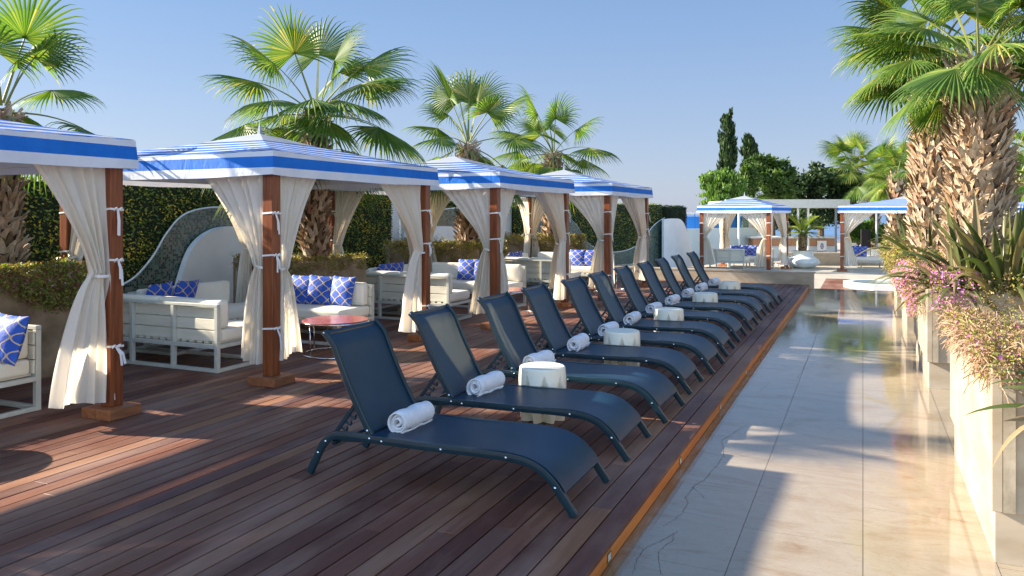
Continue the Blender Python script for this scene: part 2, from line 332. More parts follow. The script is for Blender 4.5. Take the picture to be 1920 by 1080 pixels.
    def prism_x(s, poly, x0, x1):     # polygon in (y,z) extruded along x
        n = len(poly); vs = [(x0, y, z) for y, z in poly] + [(x1, y, z) for y, z in poly]
        fs = [tuple(range(n))[::-1], tuple(range(n, 2 * n))] + [(i, (i + 1) % n, (i + 1) % n + n, i + n) for i in range(n)]
        s.add(vs, fs)
    def leaf(s, p, d, nrm, L, w, r=None, fold=0.0):
        d = Vector(d).normalized(); n = Vector(nrm); sd = d.cross(n)
        if sd.length < 1e-4: sd = d.cross(Vector((1, 0.2, 0.1)))
        sd = sd.normalized() * w / 2; p = Vector(p); m = p + d * L * 0.45
        s.add([tuple(p), tuple(m + sd), tuple(p + d * L), tuple(m - sd)], [(0, 1, 2, 3)], r)
    def obj(s, name, mat, parent=None, loc=(0, 0, 0), smooth=False):
        me = bpy.data.meshes.new(name); me.from_pydata(s.v, [], s.f)
        at = me.attributes.new("rnd", 'FLOAT', 'FACE'); at.data.foreach_set("value", s.r)
        if smooth: me.polygons.foreach_set("use_smooth", [True] * len(s.f))
        me.materials.append(mat if not isinstance(mat, str) else M[mat]); me.update()
        o = bpy.data.objects.new(name, me); S.collection.objects.link(o); o.location = loc
        if parent: o.parent = parent
        return o
def tag(o, label=None, cat=None, group=None, kind=None):
    if label: o["label"] = label
    if cat: o["category"] = cat
    if group: o["group"] = group
    if kind: o["kind"] = kind
    return o
def empty(name, loc=(0, 0, 0), rz=0, label=None, cat=None, group=None):
    o = bpy.data.objects.new(name, None); S.collection.objects.link(o); o.empty_display_size = 0.2
    o.location = loc; o.rotation_euler = (0, 0, rz); return tag(o, label, cat, group)
KIDS = {}
def copy_tree(o, parent=None):
    c = o.copy(); S.collection.objects.link(c)
    if parent: c.parent = parent
    for ch in list(o.children): copy_tree(ch, c)
    return c
def put(o, loc, rz=0, label=None, group=None):
    o.location = loc; o.rotation_euler = (0, 0, rz)
    if label: o["label"] = label
    if group: o["group"] = group
    return o
def struct(name, mb, mat, smooth=False): return tag(mb.obj(name, mat, smooth=smooth), kind="structure")
def autobevel(o, w=0.004, seg=2):
    b = o.modifiers.new("bevel", 'BEVEL'); b.width = w; b.segments = seg; b.limit_method = 'ANGLE'; return o
R = random.uniform
DX = -1.19
# ------------------------------------------------------------------ ground, deck, path
LOW = -0.33
b = MB(); b.box(-60, 60, -40, 70, -1.2, -0.46); struct("ground", b, 'ground')
b = MB(); b.add([(-30000, -30000, -9), (30000, -30000, -9), (30000, 30000, -9), (-30000, 30000, -9)], [(0, 1, 2, 3)]); struct("sea", b, 'sea')
b = MB()
x = DX; k = 0
while x > -10.4:
    y = -3.0 - R(0, 2)
    while y < 20.2:
        L = R(1.9, 3.8); y1 = min(y + L, 20.2)
        if 20.2 - y1 < 0.5: y1 = 20.2
        dz = R(-0.0012, 0.0012)
        b.box(x - 0.1205, x, y, y1 - 0.0018, -0.025, dz, random.random())
        y = y1
    x -= 0.13
bd = struct("deck", b, 'deck'); autobevel(bd, 0.002, 1)
b = MB(); b.box(-10.6, DX - 0.024, -5, 20.2, -0.45, -0.027); struct("deck_base", b, 'dark')
b = MB(); y = -3.1
while y < 20.2:
    y1 = min(y + R(2.2, 2.9), 20.2); b.box(DX - 0.022, DX - 0.002, y, y1 - 0.003, -0.096, -0.0262); y = y1
struct("deck_fascia", b, 'fascia')
for i in range(10):
    yy = 3.88 + 1.72 * i
    if yy > 20: break
    t = empty("step_light", (DX - 0.002, yy, -0.06), 0, "small square brass step light set in the orange deck fascia", "step light", "step lights along the deck edge")
    c = MB(); c.box(0.0005, 0.004, -0.032, 0.032, -0.026, 0.026); c.obj("bezel", 'brass', t)
    c = MB(); c.box(0.0042, 0.0055, -0.022, 0.022, -0.017, 0.017); c.obj("lens", 'alu', t)
# path tiles
b = MB(); gp = 0.0018
xs = [DX - 0.002, -0.63, 0.0, 0.63, 1.26]
for i in range(4):
    y = -3.4 + (i % 2) * 0.62
    while y < 20.4:
        y1 = min(y + 1.24, 20.4); b.box(xs[i] + gp, xs[i + 1] - gp, y + gp, y1 - gp, -0.13, -0.1, random.random()); y = y1
struct("path", b, 'path')
b = MB(); rc = random.Random(5)
for pl in ([(765, 350), (670, 410), (680, 470), (645, 520), (600, 570), (550, 605), (520, 650), (530, 665), (510, 710), (470, 740), (425, 765)], [(550, 605), (575, 625), (600, 652)],
           [(490, 785), (400, 835), (345, 860), (320, 900), (300, 965)], [(465, 795), (470, 820), (410, 870), (405, 900), (420, 965)], [(345, 860), (290, 835)], [(1060, -20), (1035, 50), (1005, 120), (975, 160)], [(870, 170), (840, 195), (815, 220)]):
    pts = [gpt(1050 + x_ / 2.207, 640 + y_ / 2.207, -0.1) for x_, y_ in pl]; fine = []
    for q in range(len(pts) - 1):
        for k in range(7): t_ = k / 7; fine.append((pts[q][0] * (1 - t_) + pts[q + 1][0] * t_ + rc.uniform(-.006, .006), pts[q][1] * (1 - t_) + pts[q + 1][1] * t_ + rc.uniform(-.006, .006)))
    fine.append(pts[-1]); vs = []
    for q, (x_, y_) in enumerate(fine):
        a_, c_ = fine[max(q - 1, 0)], fine[min(q + 1, len(fine) - 1)]; dx_, dy_ = c_[0] - a_[0], c_[1] - a_[1]; L = hypot(dx_, dy_) or 1; w_ = rc.uniform(0.0003, 0.0015)
        vs += [(x_ - dy_ / L * w_, y_ + dx_ / L * w_, -0.0988), (x_ + dy_ / L * w_, y_ - dx_ / L * w_, -0.0988)]
    b.add(vs, [(2 * q, 2 * q + 1, 2 * q + 3, 2 * q + 2) for q in range(len(fine) - 1)])
struct("path_cracks", b, 'dark')
b = MB(); b.box(DX - 0.02, 6, -4, 20.4, -0.455, -0.104); struct("path_bed", b, 'grout')
b = MB()
for i in range(6):
    y = -3
    while y < 20.4:
        b.box(1.26 + i * 0.7 + 0.002, 1.96 + i * 0.7 - 0.002, y, y + 1.24 - 0.004, -0.13, -0.1, random.random()); y += 1.24
struct("paving", b, 'terrace')
# lower terrace with dark boards just past the path
b = MB(); x = -1.35
for i in range(22):
    yy = 20.42 + i * 0.27; b.box(-1.05, 3.4, yy, yy + 0.262, -0.42, -0.30, random.random())
struct("lower_deck", b, 'deck')
b = MB(); b.box(-20, 25, 26.36, 60, -0.455, LOW); b.box(-20, -1.06, 20.46, 26.35, -0.455, LOW - 0.004); b.box(3.41, 25, 20.41, 26.35, -0.455, LOW - 0.004); struct("terrace", b, 'terrace')
# low wall at deck end
b = MB(); b.box(-9.2, -1.08, 20.21, 20.45, -0.45, 0.27); b.box(-9.2, -1.05, 20.2, 20.47, 0.272, 0.31); o = b.obj("low_wall", 'stone')
tag(o, "low pale stone wall closing off the far end of the wooden deck", "wall")

# ------------------------------------------------------------------ garden wall, hedges, mosaics
WX = -9.6
def wall_part(x, y, ang):   # frame along a wall direction: returns function (s, out, z)->world
    return lambda s_, o_, z_: (x + cos(ang) * s_ + sin(ang) * o_, y + sin(ang) * s_ - cos(ang) * o_, z_)
A2 = atan2(30 - 16.6, -6.6 + 10.4)          # second stretch direction
fr1 = wall_part(-10.4, 0, pi / 2)           # s=y, out=+x
fr2 = wall_part(-10.4, 16.6, A2)
LEN2 = hypot(13.4, 3.8)
def fbox(mb, fr, s0, s1, o0, o1, z0, z1):
    mb.add([fr(*p) for p in ((s0, o0, z0), (s1, o0, z0), (s1, o1, z0), (s0, o1, z0), (s0, o0, z1), (s1, o0, z1), (s1, o1, z1), (s0, o1, z1))],
           [(0, 3, 2, 1), (4, 5, 6, 7), (0, 1, 5, 4), (1, 2, 6, 5), (2, 3, 7, 6), (3, 0, 4, 7)])
def fprism(mb, fr, poly, o0, o1):
    n = len(poly); vs = [fr(s_, o0, z_) for s_, z_ in poly] + [fr(s_, o1, z_) for s_, z_ in poly]
    mb.add(vs, [tuple(range(n)), tuple(range(n, 2 * n))[::-1]] + [(i, (i + 1) % n, (i + 1) % n + n, i + n) for i in range(n)])
b = MB(); fbox(b, fr1, -4, 16.6, -0.3, -0.08, -0.5, 2.0); fbox(b, fr2, 0.0, LEN2, -0.3, -0.08, -0.5, 1.95)
tag(b.obj("garden_wall", 'white'), "long white rendered wall running behind the left row of cabanas", "wall")
def hedge(fr, s0, s1, z0, z1, label, n, mat='hedge', th=0.12):
    t = empty("hedge", fr((s0 + s1) / 2, 0, 0), 0, label, "hedge"); ox, oy, _ = t.location
    g = lambda s_, o_, z_: (fr(s_, o_, z_)[0] - ox, fr(s_, o_, z_)[1] - oy, z_)
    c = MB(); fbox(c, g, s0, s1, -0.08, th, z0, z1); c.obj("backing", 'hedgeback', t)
    c = MB()
    for i in range(n):
        q = random.random()
        if q < 0.84: p = (R(s0, s1), th + R(0, 0.035), R(z0, z1)); nr = g(1, 1, 0), g(1, 0, 0); dn = Vector(nr[0]) - Vector(nr[1])
        elif q < 0.94: p = (R(s0, s1), R(-0.05, th), z1 + R(0, 0.04)); dn = Vector((0, 0, 1))
        elif q < 0.97: p = (s0, R(0, th), R(z0, z1)); dn = Vector(g(0, 0, 0)) - Vector(g(1, 0, 0))
        else: p = (s1, R(0, th), R(z0, z1)); dn = Vector(g(1, 0, 0)) - Vector(g(0, 0, 0))
        w = Vector(g(*p)); d = Vector((R(-1, 1), R(-1, 1), R(-1, 0.6))) + dn * 0.5
        c.leaf(w, d, dn + Vector((R(-1, 1), R(-1, 1), R(-1, 1))) * 0.8, R(0.035, 0.07), R(0.02, 0.035), min(1, max(0, 0.34 + 0.22 * sin(w.x * 2.1 + w.y * 3.3 + 2 * sin(w.z * 4)) * cos(w.y * 1.7 - w.z * 3.1) + random.gauss(0, 0.27))))
    c.obj("foliage", mat, t); return t
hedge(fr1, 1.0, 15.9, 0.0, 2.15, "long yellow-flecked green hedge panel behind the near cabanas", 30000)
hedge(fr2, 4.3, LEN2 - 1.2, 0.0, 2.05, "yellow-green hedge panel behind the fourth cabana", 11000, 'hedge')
hedge(fr2, LEN2 - 1.15, LEN2 + 0.35, -0.3, 1.98, "dark narrow hedge block at the far end of the white wall", 5000, 'hedge2', 0.3)
hedge(fr2, 0.2, 2.6, 0.8, 2.05, "short stretch of hedge between plain white wall sections behind the third cabana", 2500, 'hedge')
def wave(pts, base, n=8):     # smooth top outline through pts
    out = []
    for i in range(len(pts) - 1):
        p0 = pts[max(i - 1, 0)]; p1 = pts[i]; p2 = pts[i + 1]; p3 = pts[min(i + 2, len(pts) - 1)]
        for k in range(n):
            t = k / n
            out.append(tuple(0.5 * (2 * p1[c] + (p2[c] - p0[c]) * t + (2 * p0[c] - 5 * p1[c] + 4 * p2[c] - p3[c]) * t * t + (3 * p1[c] - p0[c] - 3 * p2[c] + p3[c]) * t ** 3) for c in (0, 1)))
    out.append(pts[-1]); return [(pts[0][0], base)] + out + [(pts[-1][0], base)]
def wpx(px, py, x=-10.15):
    y = xpt(px, x); Z = -x * SN + y * CS; return (y, zat(py, Z))
def panel(fr, poly, o0, o1, label, mat, edge=True):
    t = empty("mosaic_panel" if mat == 'mosaic' else "wave_panel", fr(poly[0][0], 0, 0), 0, label, "wall panel"); ox, oy, _ = t.location
    g = lambda s_, o_, z_: (fr(s_, o_, z_)[0] - ox, fr(s_, o_, z_)[1] - oy, z_)
    c = MB(); fprism(c, g, poly, o0, o1); c.obj("face", mat, t)
    if edge:
        c = MB(); pts = [g(s_, (o0 + o1) / 2, z_ + 0.012) for s_, z_ in poly[1:-1]]; c.tube(pts, 0.016, 6); c.obj("edging", 'white', t, smooth=True)
P1 = wave([wpx(180, 560), wpx(228, 537), wpx(258, 518), wpx(290, 480), wpx(315, 438), wpx(345, 405), wpx(385, 392), wpx(430, 391), wpx(480, 404), wpx(520, 440), wpx(548, 510)], 0.0)
panel(fr1, P1, 0.19, 0.26, "dark green glass mosaic panel with wavy top edge, nearest the camera", 'mosaic')
P2 = wave([wpx(318, 560), wpx(330, 512), wpx(348, 466), wpx(375, 438), wpx(410, 425), wpx(455, 428), wpx(490, 450), wpx(515, 520)], 0.0)
panel(fr1, P2, 0.29, 0.4, "pale grey dome-topped panel standing in front of the green mosaic", 'white', False)
panel(fr2, wave([(0.2, 0.75), (0.6, 1.6), (1.6, 1.85), (2.6, 1.75), (3.4, 1.2)], 0.3), 0.16, 0.2, "green mosaic panel seen through the third cabana", 'mosaic')
panel(fr2, wave([(3.8, 0.6), (4.6, 1.2), (5.6, 1.62), (6.4, 1.7), (7.2, 1.3), (7.9, 0.7), (9.3, 0.42), (10.8, 0.6), (12.0, 1.3), (12.9, 1.6)], 0.0), 0.18, 0.24, "green mosaic panel with long dipping wave beside the fourth cabana", 'mosaic')
panel(fr2, wave([(12.2, 1.52), (12.9, 1.55), (13.5, 1.5), (13.9, 1.2), (14.3, 0.5), (14.5, -0.3)], -0.3), 0.42, 0.5, "pale rounded panel beside the dark hedge end", 'white', False)
panel(fr2, wave([(-0.2, 1.25), (0.8, 1.4), (2.4, 1.3), (3.4, 0.9)], 0.2), 0.24, 0.3, "white curved panel behind the third cabana's far curtains", 'white', False)

# ------------------------------------------------------------------ cabana
def curtain(mb, px, py, ux, uy, wtop, wtie=0.14, wbot=0.42, tie=1.12, ztop=2.10, zbot=0.2, seed=0, inner=0.075, amp=1.0):
    rr = random.Random(seed); ph = rr.uniform(0, 6); nw = rr.choice([6, 7, 8]) * (0.6 + 0.45 * wtop); nx, ny = -uy, ux
    ph2 = rr.uniform(0, 6); kk = rr.uniform(0.9, 1.2); lean = rr.uniform(-0.03, 0.03)
    def fn(a, t):
        z = ztop + (zbot - ztop) * t + 0.0
        if z > tie:
            s_ = (z - tie) / (ztop - tie); w = wtie + (wtop - wtie) * (s_ ** 1.35); i0 = inner - 0.03 * (1 - s_)
            am = 0.016 + 0.026 * (1 - s_); sag = 0.05 * sin(pi * s_) * (1 - a)
        else:
            s_ = (tie - z) / (tie - zbot); w = wtie + (wbot - wtie) * (s_ ** 0.62); i0 = inner - 0.03 - 0.03 * s_
            am = 0.042 + 0.02 * s_; sag = 0
        aa = a + 0.05 * sin(2 * pi * a * 2 + ph2) * (1 - abs(2 * a - 1))
        u = i0 + w * aa + lean * sin(pi * t)
        d = am * amp * (sin(2 * pi * nw * a + ph + 0.8 * sin(3 * z + ph2)) + 0.45 * sin(2 * pi * nw * 1.7 * a + ph2 + 2 * z))
        if z <= tie: d *= 0.75 + 0.5 * sin(5 * a + ph)
        dz = 0.012 * sin(9 * a + ph) * t + (0.05 * (a - 0.5) * kk if t > 0.5 else 0) * (2 * t - 1)
        return (px + ux * u + nx * d, py + uy * u + ny * d, z + dz)
    mb.grid(fn, 64, 44)
def bow(mb, x, y, z, dx, dy, seed=0, s=1.0):
    rr = random.Random(seed)
    for k in range(2):
        L = rr.uniform(0.10, 0.22) * s; ax = rr.uniform(-0.03, 0.05)
        p0 = Vector((x, y, z)); p1 = p0 + Vector((dx * 0.03 - dy * ax, dy * 0.03 + dx * ax, -L * 0.4)); p2 = p0 + Vector((dx * 0.035 - dy * ax * 1.4, dy * 0.035 + dx * ax * 1.4, -L))
        mb.sweep([p0, p1, p2], [(-0.011, -0.001), (0.011, -0.001), (0.011, 0.001), (-0.011, 0.001)], upv=(-dy, dx, 0))
    for sg in (-1, 1):
        p = [Vector((x, y, z)) + Vector((dx * 0.02 * sin(t) + -dy * sg * 0.035 * sin(t / 2 + .1), dy * 0.02 * sin(t) + dx * sg * 0.035 * sin(t / 2 + .1), 0.018 * sin(t))) for t in [i * 0.7 for i in range(9)]]
        mb.sweep(p, [(-0.008, -0.001), (0.008, -0.001), (0.008, 0.001), (-0.008, 0.001)], upv=(0, 0, 1), closed=False)
def make_cabana(h=1.5, seed=1, label=None, group=None, wide=False):
    t = empty("cabana", (0, 0, 0), 0, label, "cabana", group)
    e = h + 0.125; pw = 0.062
    posts = {}
    for (sx_, sy_) in ((1, -1), (1, 1), (-1, -1), (-1, 1)):
        c = MB(); c.box(sx_ * h - pw, sx_ * h + pw, sy_ * h - pw, sy_ * h + pw, 0.086, 2.2)
        p = autobevel(c.obj("post", 'postwood', t), 0.006); posts[(sx_, sy_)] = p
        c = MB(); c.box(sx_ * h - 0.17, sx_ * h - 0.001, sy_ * h - 0.155, sy_ * h + 0.155, 0.001, 0.085); c.box(sx_ * h + 0.001, sx_ * h + 0.17, sy_ * h - 0.155, sy_ * h + 0.155, 0.001, 0.085)
        autobevel(c.obj("base_block", 'blockwood', p), 0.005)
        for k, zz in enumerate((1.72 + R(-.05, .05), 1.3 + R(-.05, .05), 0.52 + R(-.1, .1))):
            c = MB(); q = pw + 0.003
            c.sweep([(sx_ * h - q, sy_ * h - q, zz), (sx_ * h + q, sy_ * h - q, zz + .01), (sx_ * h + q, sy_ * h + q, zz), (sx_ * h - q, sy_ * h + q, zz - .01)],
                    [(-0.009, -0.001), (0.009, -0.001), (0.009, 0.001), (-0.009, 0.001)], closed=True, upv=(0, 0, 1))
            bow(c, sx_ * h + q + .002, sy_ * h + R(-.03, .03), zz, 1, 0, seed * 31 + k)
            c.obj("ribbon", 'ribbon', p)
    # roof
    rr = 0.36
    def roof_pt(face, a, tt):
        w = e + (rr - e) * tt; z = 2.33 + 0.27 * tt ** 1.12; m = 2 * a - 1
        sag = -0.03 * (1 - m * m) * (1 - tt) + 0.012 * sin(8 * a + face) * (1 - tt)
        x_, y_ = w * m, -w
        for _ in range(face): x_, y_ = -y_, x_
        return (x_, y_, z + sag * (1 - tt) * 0.6)
    c = MB()
    for f_ in range(4): c.grid(lambda a, tt, f_=f_: roof_pt(f_, a, tt), 20, 16, 0.5)
    o = c.obj("canopy", 'roof', t, smooth=False)
    if abs(h - 1.5) > 0.01: pass
    c = MB()
    for f_ in range(4):
        def cp(a, tt, f_=f_):
            w = (0.47 * (1 - tt / 0.8) ** 0.95 + 0.022) if tt < 0.8 else 0.022 * (1 - (tt - 0.8) / 0.2) + 0.002; m = 2 * a - 1; x_, y_ = w * m, -w
            for _ in range(f_): x_, y_ = -y_, x_
            return (x_, y_, 2.572 + (0.14 * tt / 0.8 if tt < 0.8 else 0.14 + 0.16 * (tt - 0.8) / 0.2))
        c.grid(cp, 4, 15)
    c.obj("cap", 'cap', t)
    c = MB(); rng = random.Random(seed)
    for f_ in range(4):
        phs = rng.uniform(0, 6)
        def vp(a, tt, f_=f_, phs=phs):
            m = 2 * a - 1; out = e + 0.004 + 0.016 * tt + 0.010 * sin(9 * a + phs) * tt + 0.006 * sin(23 * a + phs) * tt * tt
            x_, y_ = m * (e + 0.004 + 0.016 * tt), -out
            sag = -0.022 * (1 - m * m) + 0.004 * sin(13 * a + phs) * tt
            for _ in range(f_): x_, y_ = -y_, x_
            return (x_, y_, 2.332 - 0.24 * tt + sag)
        c.grid(vp, 40, 8, 0.5)
    c.obj("valance", 'valance', t, smooth=False)
    c = MB(); q = h + 0.02
    for f_ in range(4):
        pa, pb = (-q, -q), (q, -q)
        for _ in range(f_): pa, pb = (-pa[1], pa[0]), (-pb[1], pb[0])
        c.beam((pa[0], pa[1], 2.16), (pb[0], pb[1], 2.16), 0.05, 0.07); c.beam((pa[0] * .97, pa[1] * .97, 2.235), (pa[0] * .2, pa[1] * .2, 2.55), 0.03, 0.03)
    c.obj("roof_frame", 'alu', t)
    # curtains: (post, direction, top width)
    k = 0
    for (sx_, sy_, ux, uy, wt, tie, wb, zb) in ((1, -1, 0, 1, 0.66, 1.13, 0.42, 0.24), (1, -1, -1, 0, 0.86, 1.17, 0.40, 0.20), (1, 1, 0, -1, 1.02, 1.2, 0.52, 0.16),
                                   (1, 1, -1, 0, 0.55, 1.15, 0.3, 0.3), (-1, -1, 1, 0, 0.62, 1.2, 0.34, 0.2), (-1, 1, 1, 0, 0.6, 1.2, 0.35, 0.2), (-1, 1, 0, -1, 0.75, 1.2, 0.36, 0.2)):
        c = MB(); s_ = min(1.0, h / 1.5)
        if seed == 2 and sy_ == 1 and ux == 0: wt = 0.62
        if wide and sy_ == -1 and uy == 0: wt = 1.0; wb = 0.5; s_ = 1
        curtain(c, sx_ * h, sy_ * h, ux, uy, wt * s_, tie=tie, wbot=wb, zbot=zb, seed=seed * 17 + k)
        o = c.obj("curtain", 'curtain', t, smooth=True)
        d = MB(); cx_, cy_ = sx_ * h + ux * 0.10, sy_ * h + uy * 0.10; rx, ry = (0.085, 0.055) if ux else (0.055, 0.085)
        d.sweep([(cx_ + rx * cos(v_ * pi / 8), cy_ + ry * sin(v_ * pi / 8), tie + 0.015 * cos(v_ * pi / 8) * (ux + uy)) for v_ in range(16)], [(-0.012, -0.001), (0.012, -0.001), (0.012, 0.001), (-0.012, 0.001)], closed=True, upv=(0, 0, 1))
        d.obj("tie_band", 'ribbon', o); k += 1
    return t
G4 = "blue and white striped cabanas in a row along the deck"
CAB = [(-7.3, 3.17), (-6.92, 7.7), (-6.52, 12.1), (-6.22, 16.8)]
CL = ["blue and white striped cabana cut off by the left edge, nearest the camera",
      "striped cabana with full near corner post and three blue pillows, second from the left",
      "striped cabana third along the row, behind the dark loungers",
      "striped cabana at the far end of the deck row, beside the low stone wall"]
cabs = []
for i, (cx_, cy_) in enumerate(CAB):
    o = make_cabana(1.5, i + 2, CL[i], G4); o.location = (cx_, cy_, 0); o.rotation_euler = (0, 0, 0); cabs.append(o)

# ------------------------------------------------------------------ sofas, pillows, tables
def make_sofa(L=1.9, D=0.74, label="", arms=True):
    # local: backrest along y=0 side (outside at y<0), seat towards +y, x from -L/2..L/2
    t = empty("sofa", (0, 0, 0), 0, label, "sofa")
    c = MB(); w = 0.045
    for y_ in (0.0, D):
        c.box(-L / 2 + w, L / 2 - w, y_ - w / 2 + (.001 if y_ else 0), y_ + w / 2, 0.002, 0.04); c.box(-L / 2 + w, L / 2 - w, y_ - w / 2, y_ + w / 2, 0.255, 0.30)
    for x_ in (-L / 2 + w / 2, L / 2 - w / 2): c.box(x_ - w / 2 + .001, x_ + w / 2 - .001, w / 2, D - w / 2, 0.002, 0.04); c.box(x_ - w / 2 + .001, x_ + w / 2 - .001, w / 2, D - w / 2, 0.257, 0.298)
    autobevel(c.obj("base_frame", 'alu', t), 0.003)
    n = 3
    for k in range(n + 1):
        x_ = -L / 2 + w / 2 + (L - w) * k / n
        c = MB(); c.box(x_ - w / 2, x_ + w / 2, -w / 2 - .001, w / 2 + .001, 0.001, 0.70); autobevel(c.obj("leg", 'alu', t), 0.003)
    for x_ in (-L / 2 + w / 2, L / 2 - w / 2):
        c = MB(); c.box(x_ - w / 2, x_ + w / 2, D - w / 2 - .001, D + w / 2 + .001, 0.001, 0.302); autobevel(c.obj("leg", 'alu', t), 0.003)
    c = MB(); c.box(-L / 2, L / 2, -w / 2 - .002, w / 2 + .002, 0.702, 0.735); autobevel(c.obj("top_rail", 'alu', t), 0.004)
    c = MB()
    for k in range(3): c.box(-L / 2 + 0.01, L / 2 - 0.01, w / 2 + .004, w / 2 + 0.024, 0.325 + k * 0.125, 0.325 + k * 0.125 + 0.115)
    autobevel(c.obj("back_slats", 'slat', t), 0.004)
    c = MB()
    for k in range(int(L / 0.11)):
        x_ = -L / 2 + 0.06 + k * 0.11; c.box(x_, x_ + 0.07, 0.03, D + 0.01, 0.3035, 0.322)
    c.obj("seat_slats", 'slat', t)
    c = MB(); c.rbox(0, 0.055 + (D - 0.05) / 2, 0.322 + 0.065, L - 0.03, D - 0.06, 0.13, 0.03, 0.01); c.obj("seat_cushion", 'cushion', t, smooth=True)
    c = MB(); m = 2
    for k in range(m):
        ww = (L - 0.06) / m; c.rbox(-L / 2 + 0.03 + ww * (k + 0.5), 0.125, 0.46 + 0.155, ww - 0.012, 0.13, 0.31, 0.035, 0.012)
    c.obj("back_cushion", 'cushion', t, smooth=True)
    return t
def pillow_mesh():
    c = MB(); n = 18; h = 0.21
    for sg in (-1, 1):
        def fn(a, b_, sg=sg):
            x_ = (2 * a - 1); z_ = (2 * b_ - 1)
            pin = 1 - 0.10 * (1 - (1 - abs(x_)) ** 1) * 0
            ex = x_ * h * (1 - 0.07 * (1 - z_ * z_)); ez = z_ * h * (1 - 0.07 * (1 - x_ * x_))
            y_ = sg * 0.075 * max(0, (1 - x_ ** 2) * (1 - z_ ** 2)) ** 0.42
            return (ex, y_, ez + h)
        c.grid(fn, n, n)
    return c
pil0 = pillow_mesh().obj("pillow", 'pillow', smooth=True); tag(pil0, "x", "pillow"); first_p = [True]
def pillow(x, y, z, rz, tilt, label, group):
    if first_p[0]: o = pil0; first_p[0] = False
    else: o = pil0.copy(); S.collection.objects.link(o)
    o.location = (x, y, z); o.rotation_euler = (tilt, R(-.06, .06), rz); o["label"] = label; o["group"] = group; return o
sofaS = make_sofa(1.95); sofaB = make_sofa(1.55)
usedS = [False, False]
def place_sofa(src, idx, x, y, z, rz, label, group):
    o = src if not usedS[idx] else copy_tree(src); usedS[idx] = True
    return put(o, (x, y, z), rz, label, group)
names = ["first cabana at the left edge", "second cabana", "third cabana", "fourth cabana"]
def make_table(label, group=None):
    t = empty("coffee_table", (0, 0, 0), 0, label, "coffee table", group)
    c = MB(); c.lathe([(0.0, 0.40), (0.395, 0.40), (0.40, 0.405), (0.40, 0.415), (0.395, 0.42), (0.0, 0.42)], 48); c.obj("table_top", 'tabletop', t)
    c = MB(); c.tube([(0.405 * cos(k * pi / 24), 0.405 * sin(k * pi / 24), 0.40) for k in range(48)], 0.011, 6, True); c.obj("top_ring", 'chrome', t, smooth=True)
    c = MB(); c.tube([(0.39 * cos(k * pi / 24), 0.39 * sin(k * pi / 24), 0.012) for k in range(48)], 0.011, 6, True); c.obj("base_ring", 'chrome', t, smooth=True)
    for k in range(4):
        a_ = k * pi / 2 + 0.5; c = MB(); c.tube([(0.39 * cos(a_), 0.39 * sin(a_), 0.018), (0.40 * cos(a_), 0.40 * sin(a_), 0.392)], 0.008, 6); c.obj("leg", 'chrome', t, smooth=True)
    return t
tab0 = None
for i, (cx_, cy_) in enumerate(CAB):
    nm = names[i]; g = "cream sofas inside the deck cabanas"
    place_sofa(sofaS, 0, cx_ - 0.35, cy_ - 1.32, 0, 0, "cream sofa on near side of the %s, back to camera" % nm, g)
    place_sofa(sofaB, 1, cx_ - 1.38, cy_ + 0.0, 0, -pi / 2, "cream sofa along the wall side of the %s" % nm, g)
    place_sofa(sofaS, 0, cx_ - 0.20, cy_ + 1.36, 0, pi, "cream sofa on the far side of the %s, facing camera" % nm, g)
    pg = "blue pillows with gold lattice print"
    xs_ = [0.42, 0.10, -0.20] if i == 1 else [-0.02, -0.30]
    if i == 0: xs_ = [0.70, 0.36]
    if i == 3: xs_ = [0.22, -0.08]
    wd = ["right-hand", "middle", "left-hand"] if i == 1 else ["right-hand", "left-hand"]
    for k, dx_ in enumerate(xs_):
        pillow(cx_ + dx_ + 0.0, cy_ + 1.06 - 0.02 * k, 0.452, R(-.12, .12) + (0.25 if (i == 1 and k == 1) else 0), radians(-16), "%s blue lattice pillow on the far sofa of the %s" % (wd[k], nm), pg)
    for k in range(2):
        pillow(cx_ - 1.12, cy_ - 0.62 + 0.40 * k, 0.452, pi / 2 + R(-.2, .2), radians(16), "%s blue lattice pillow on the wall-side sofa of the %s" % (["near", "far"][k], nm), pg)
    tb = ["cut off at the left edge", "round red wood table with chrome rings in front of the second cabana", "", ""]
    if tab0 is None: tab0 = make_table(""); o = tab0
    else: o = copy_tree(tab0)
    put(o, (cx_ + 1.05, cy_ + (0.15 if i else 0.0), 0), R(0, 1), "round red wood coffee table in front of the %s" % nm, "round coffee tables")

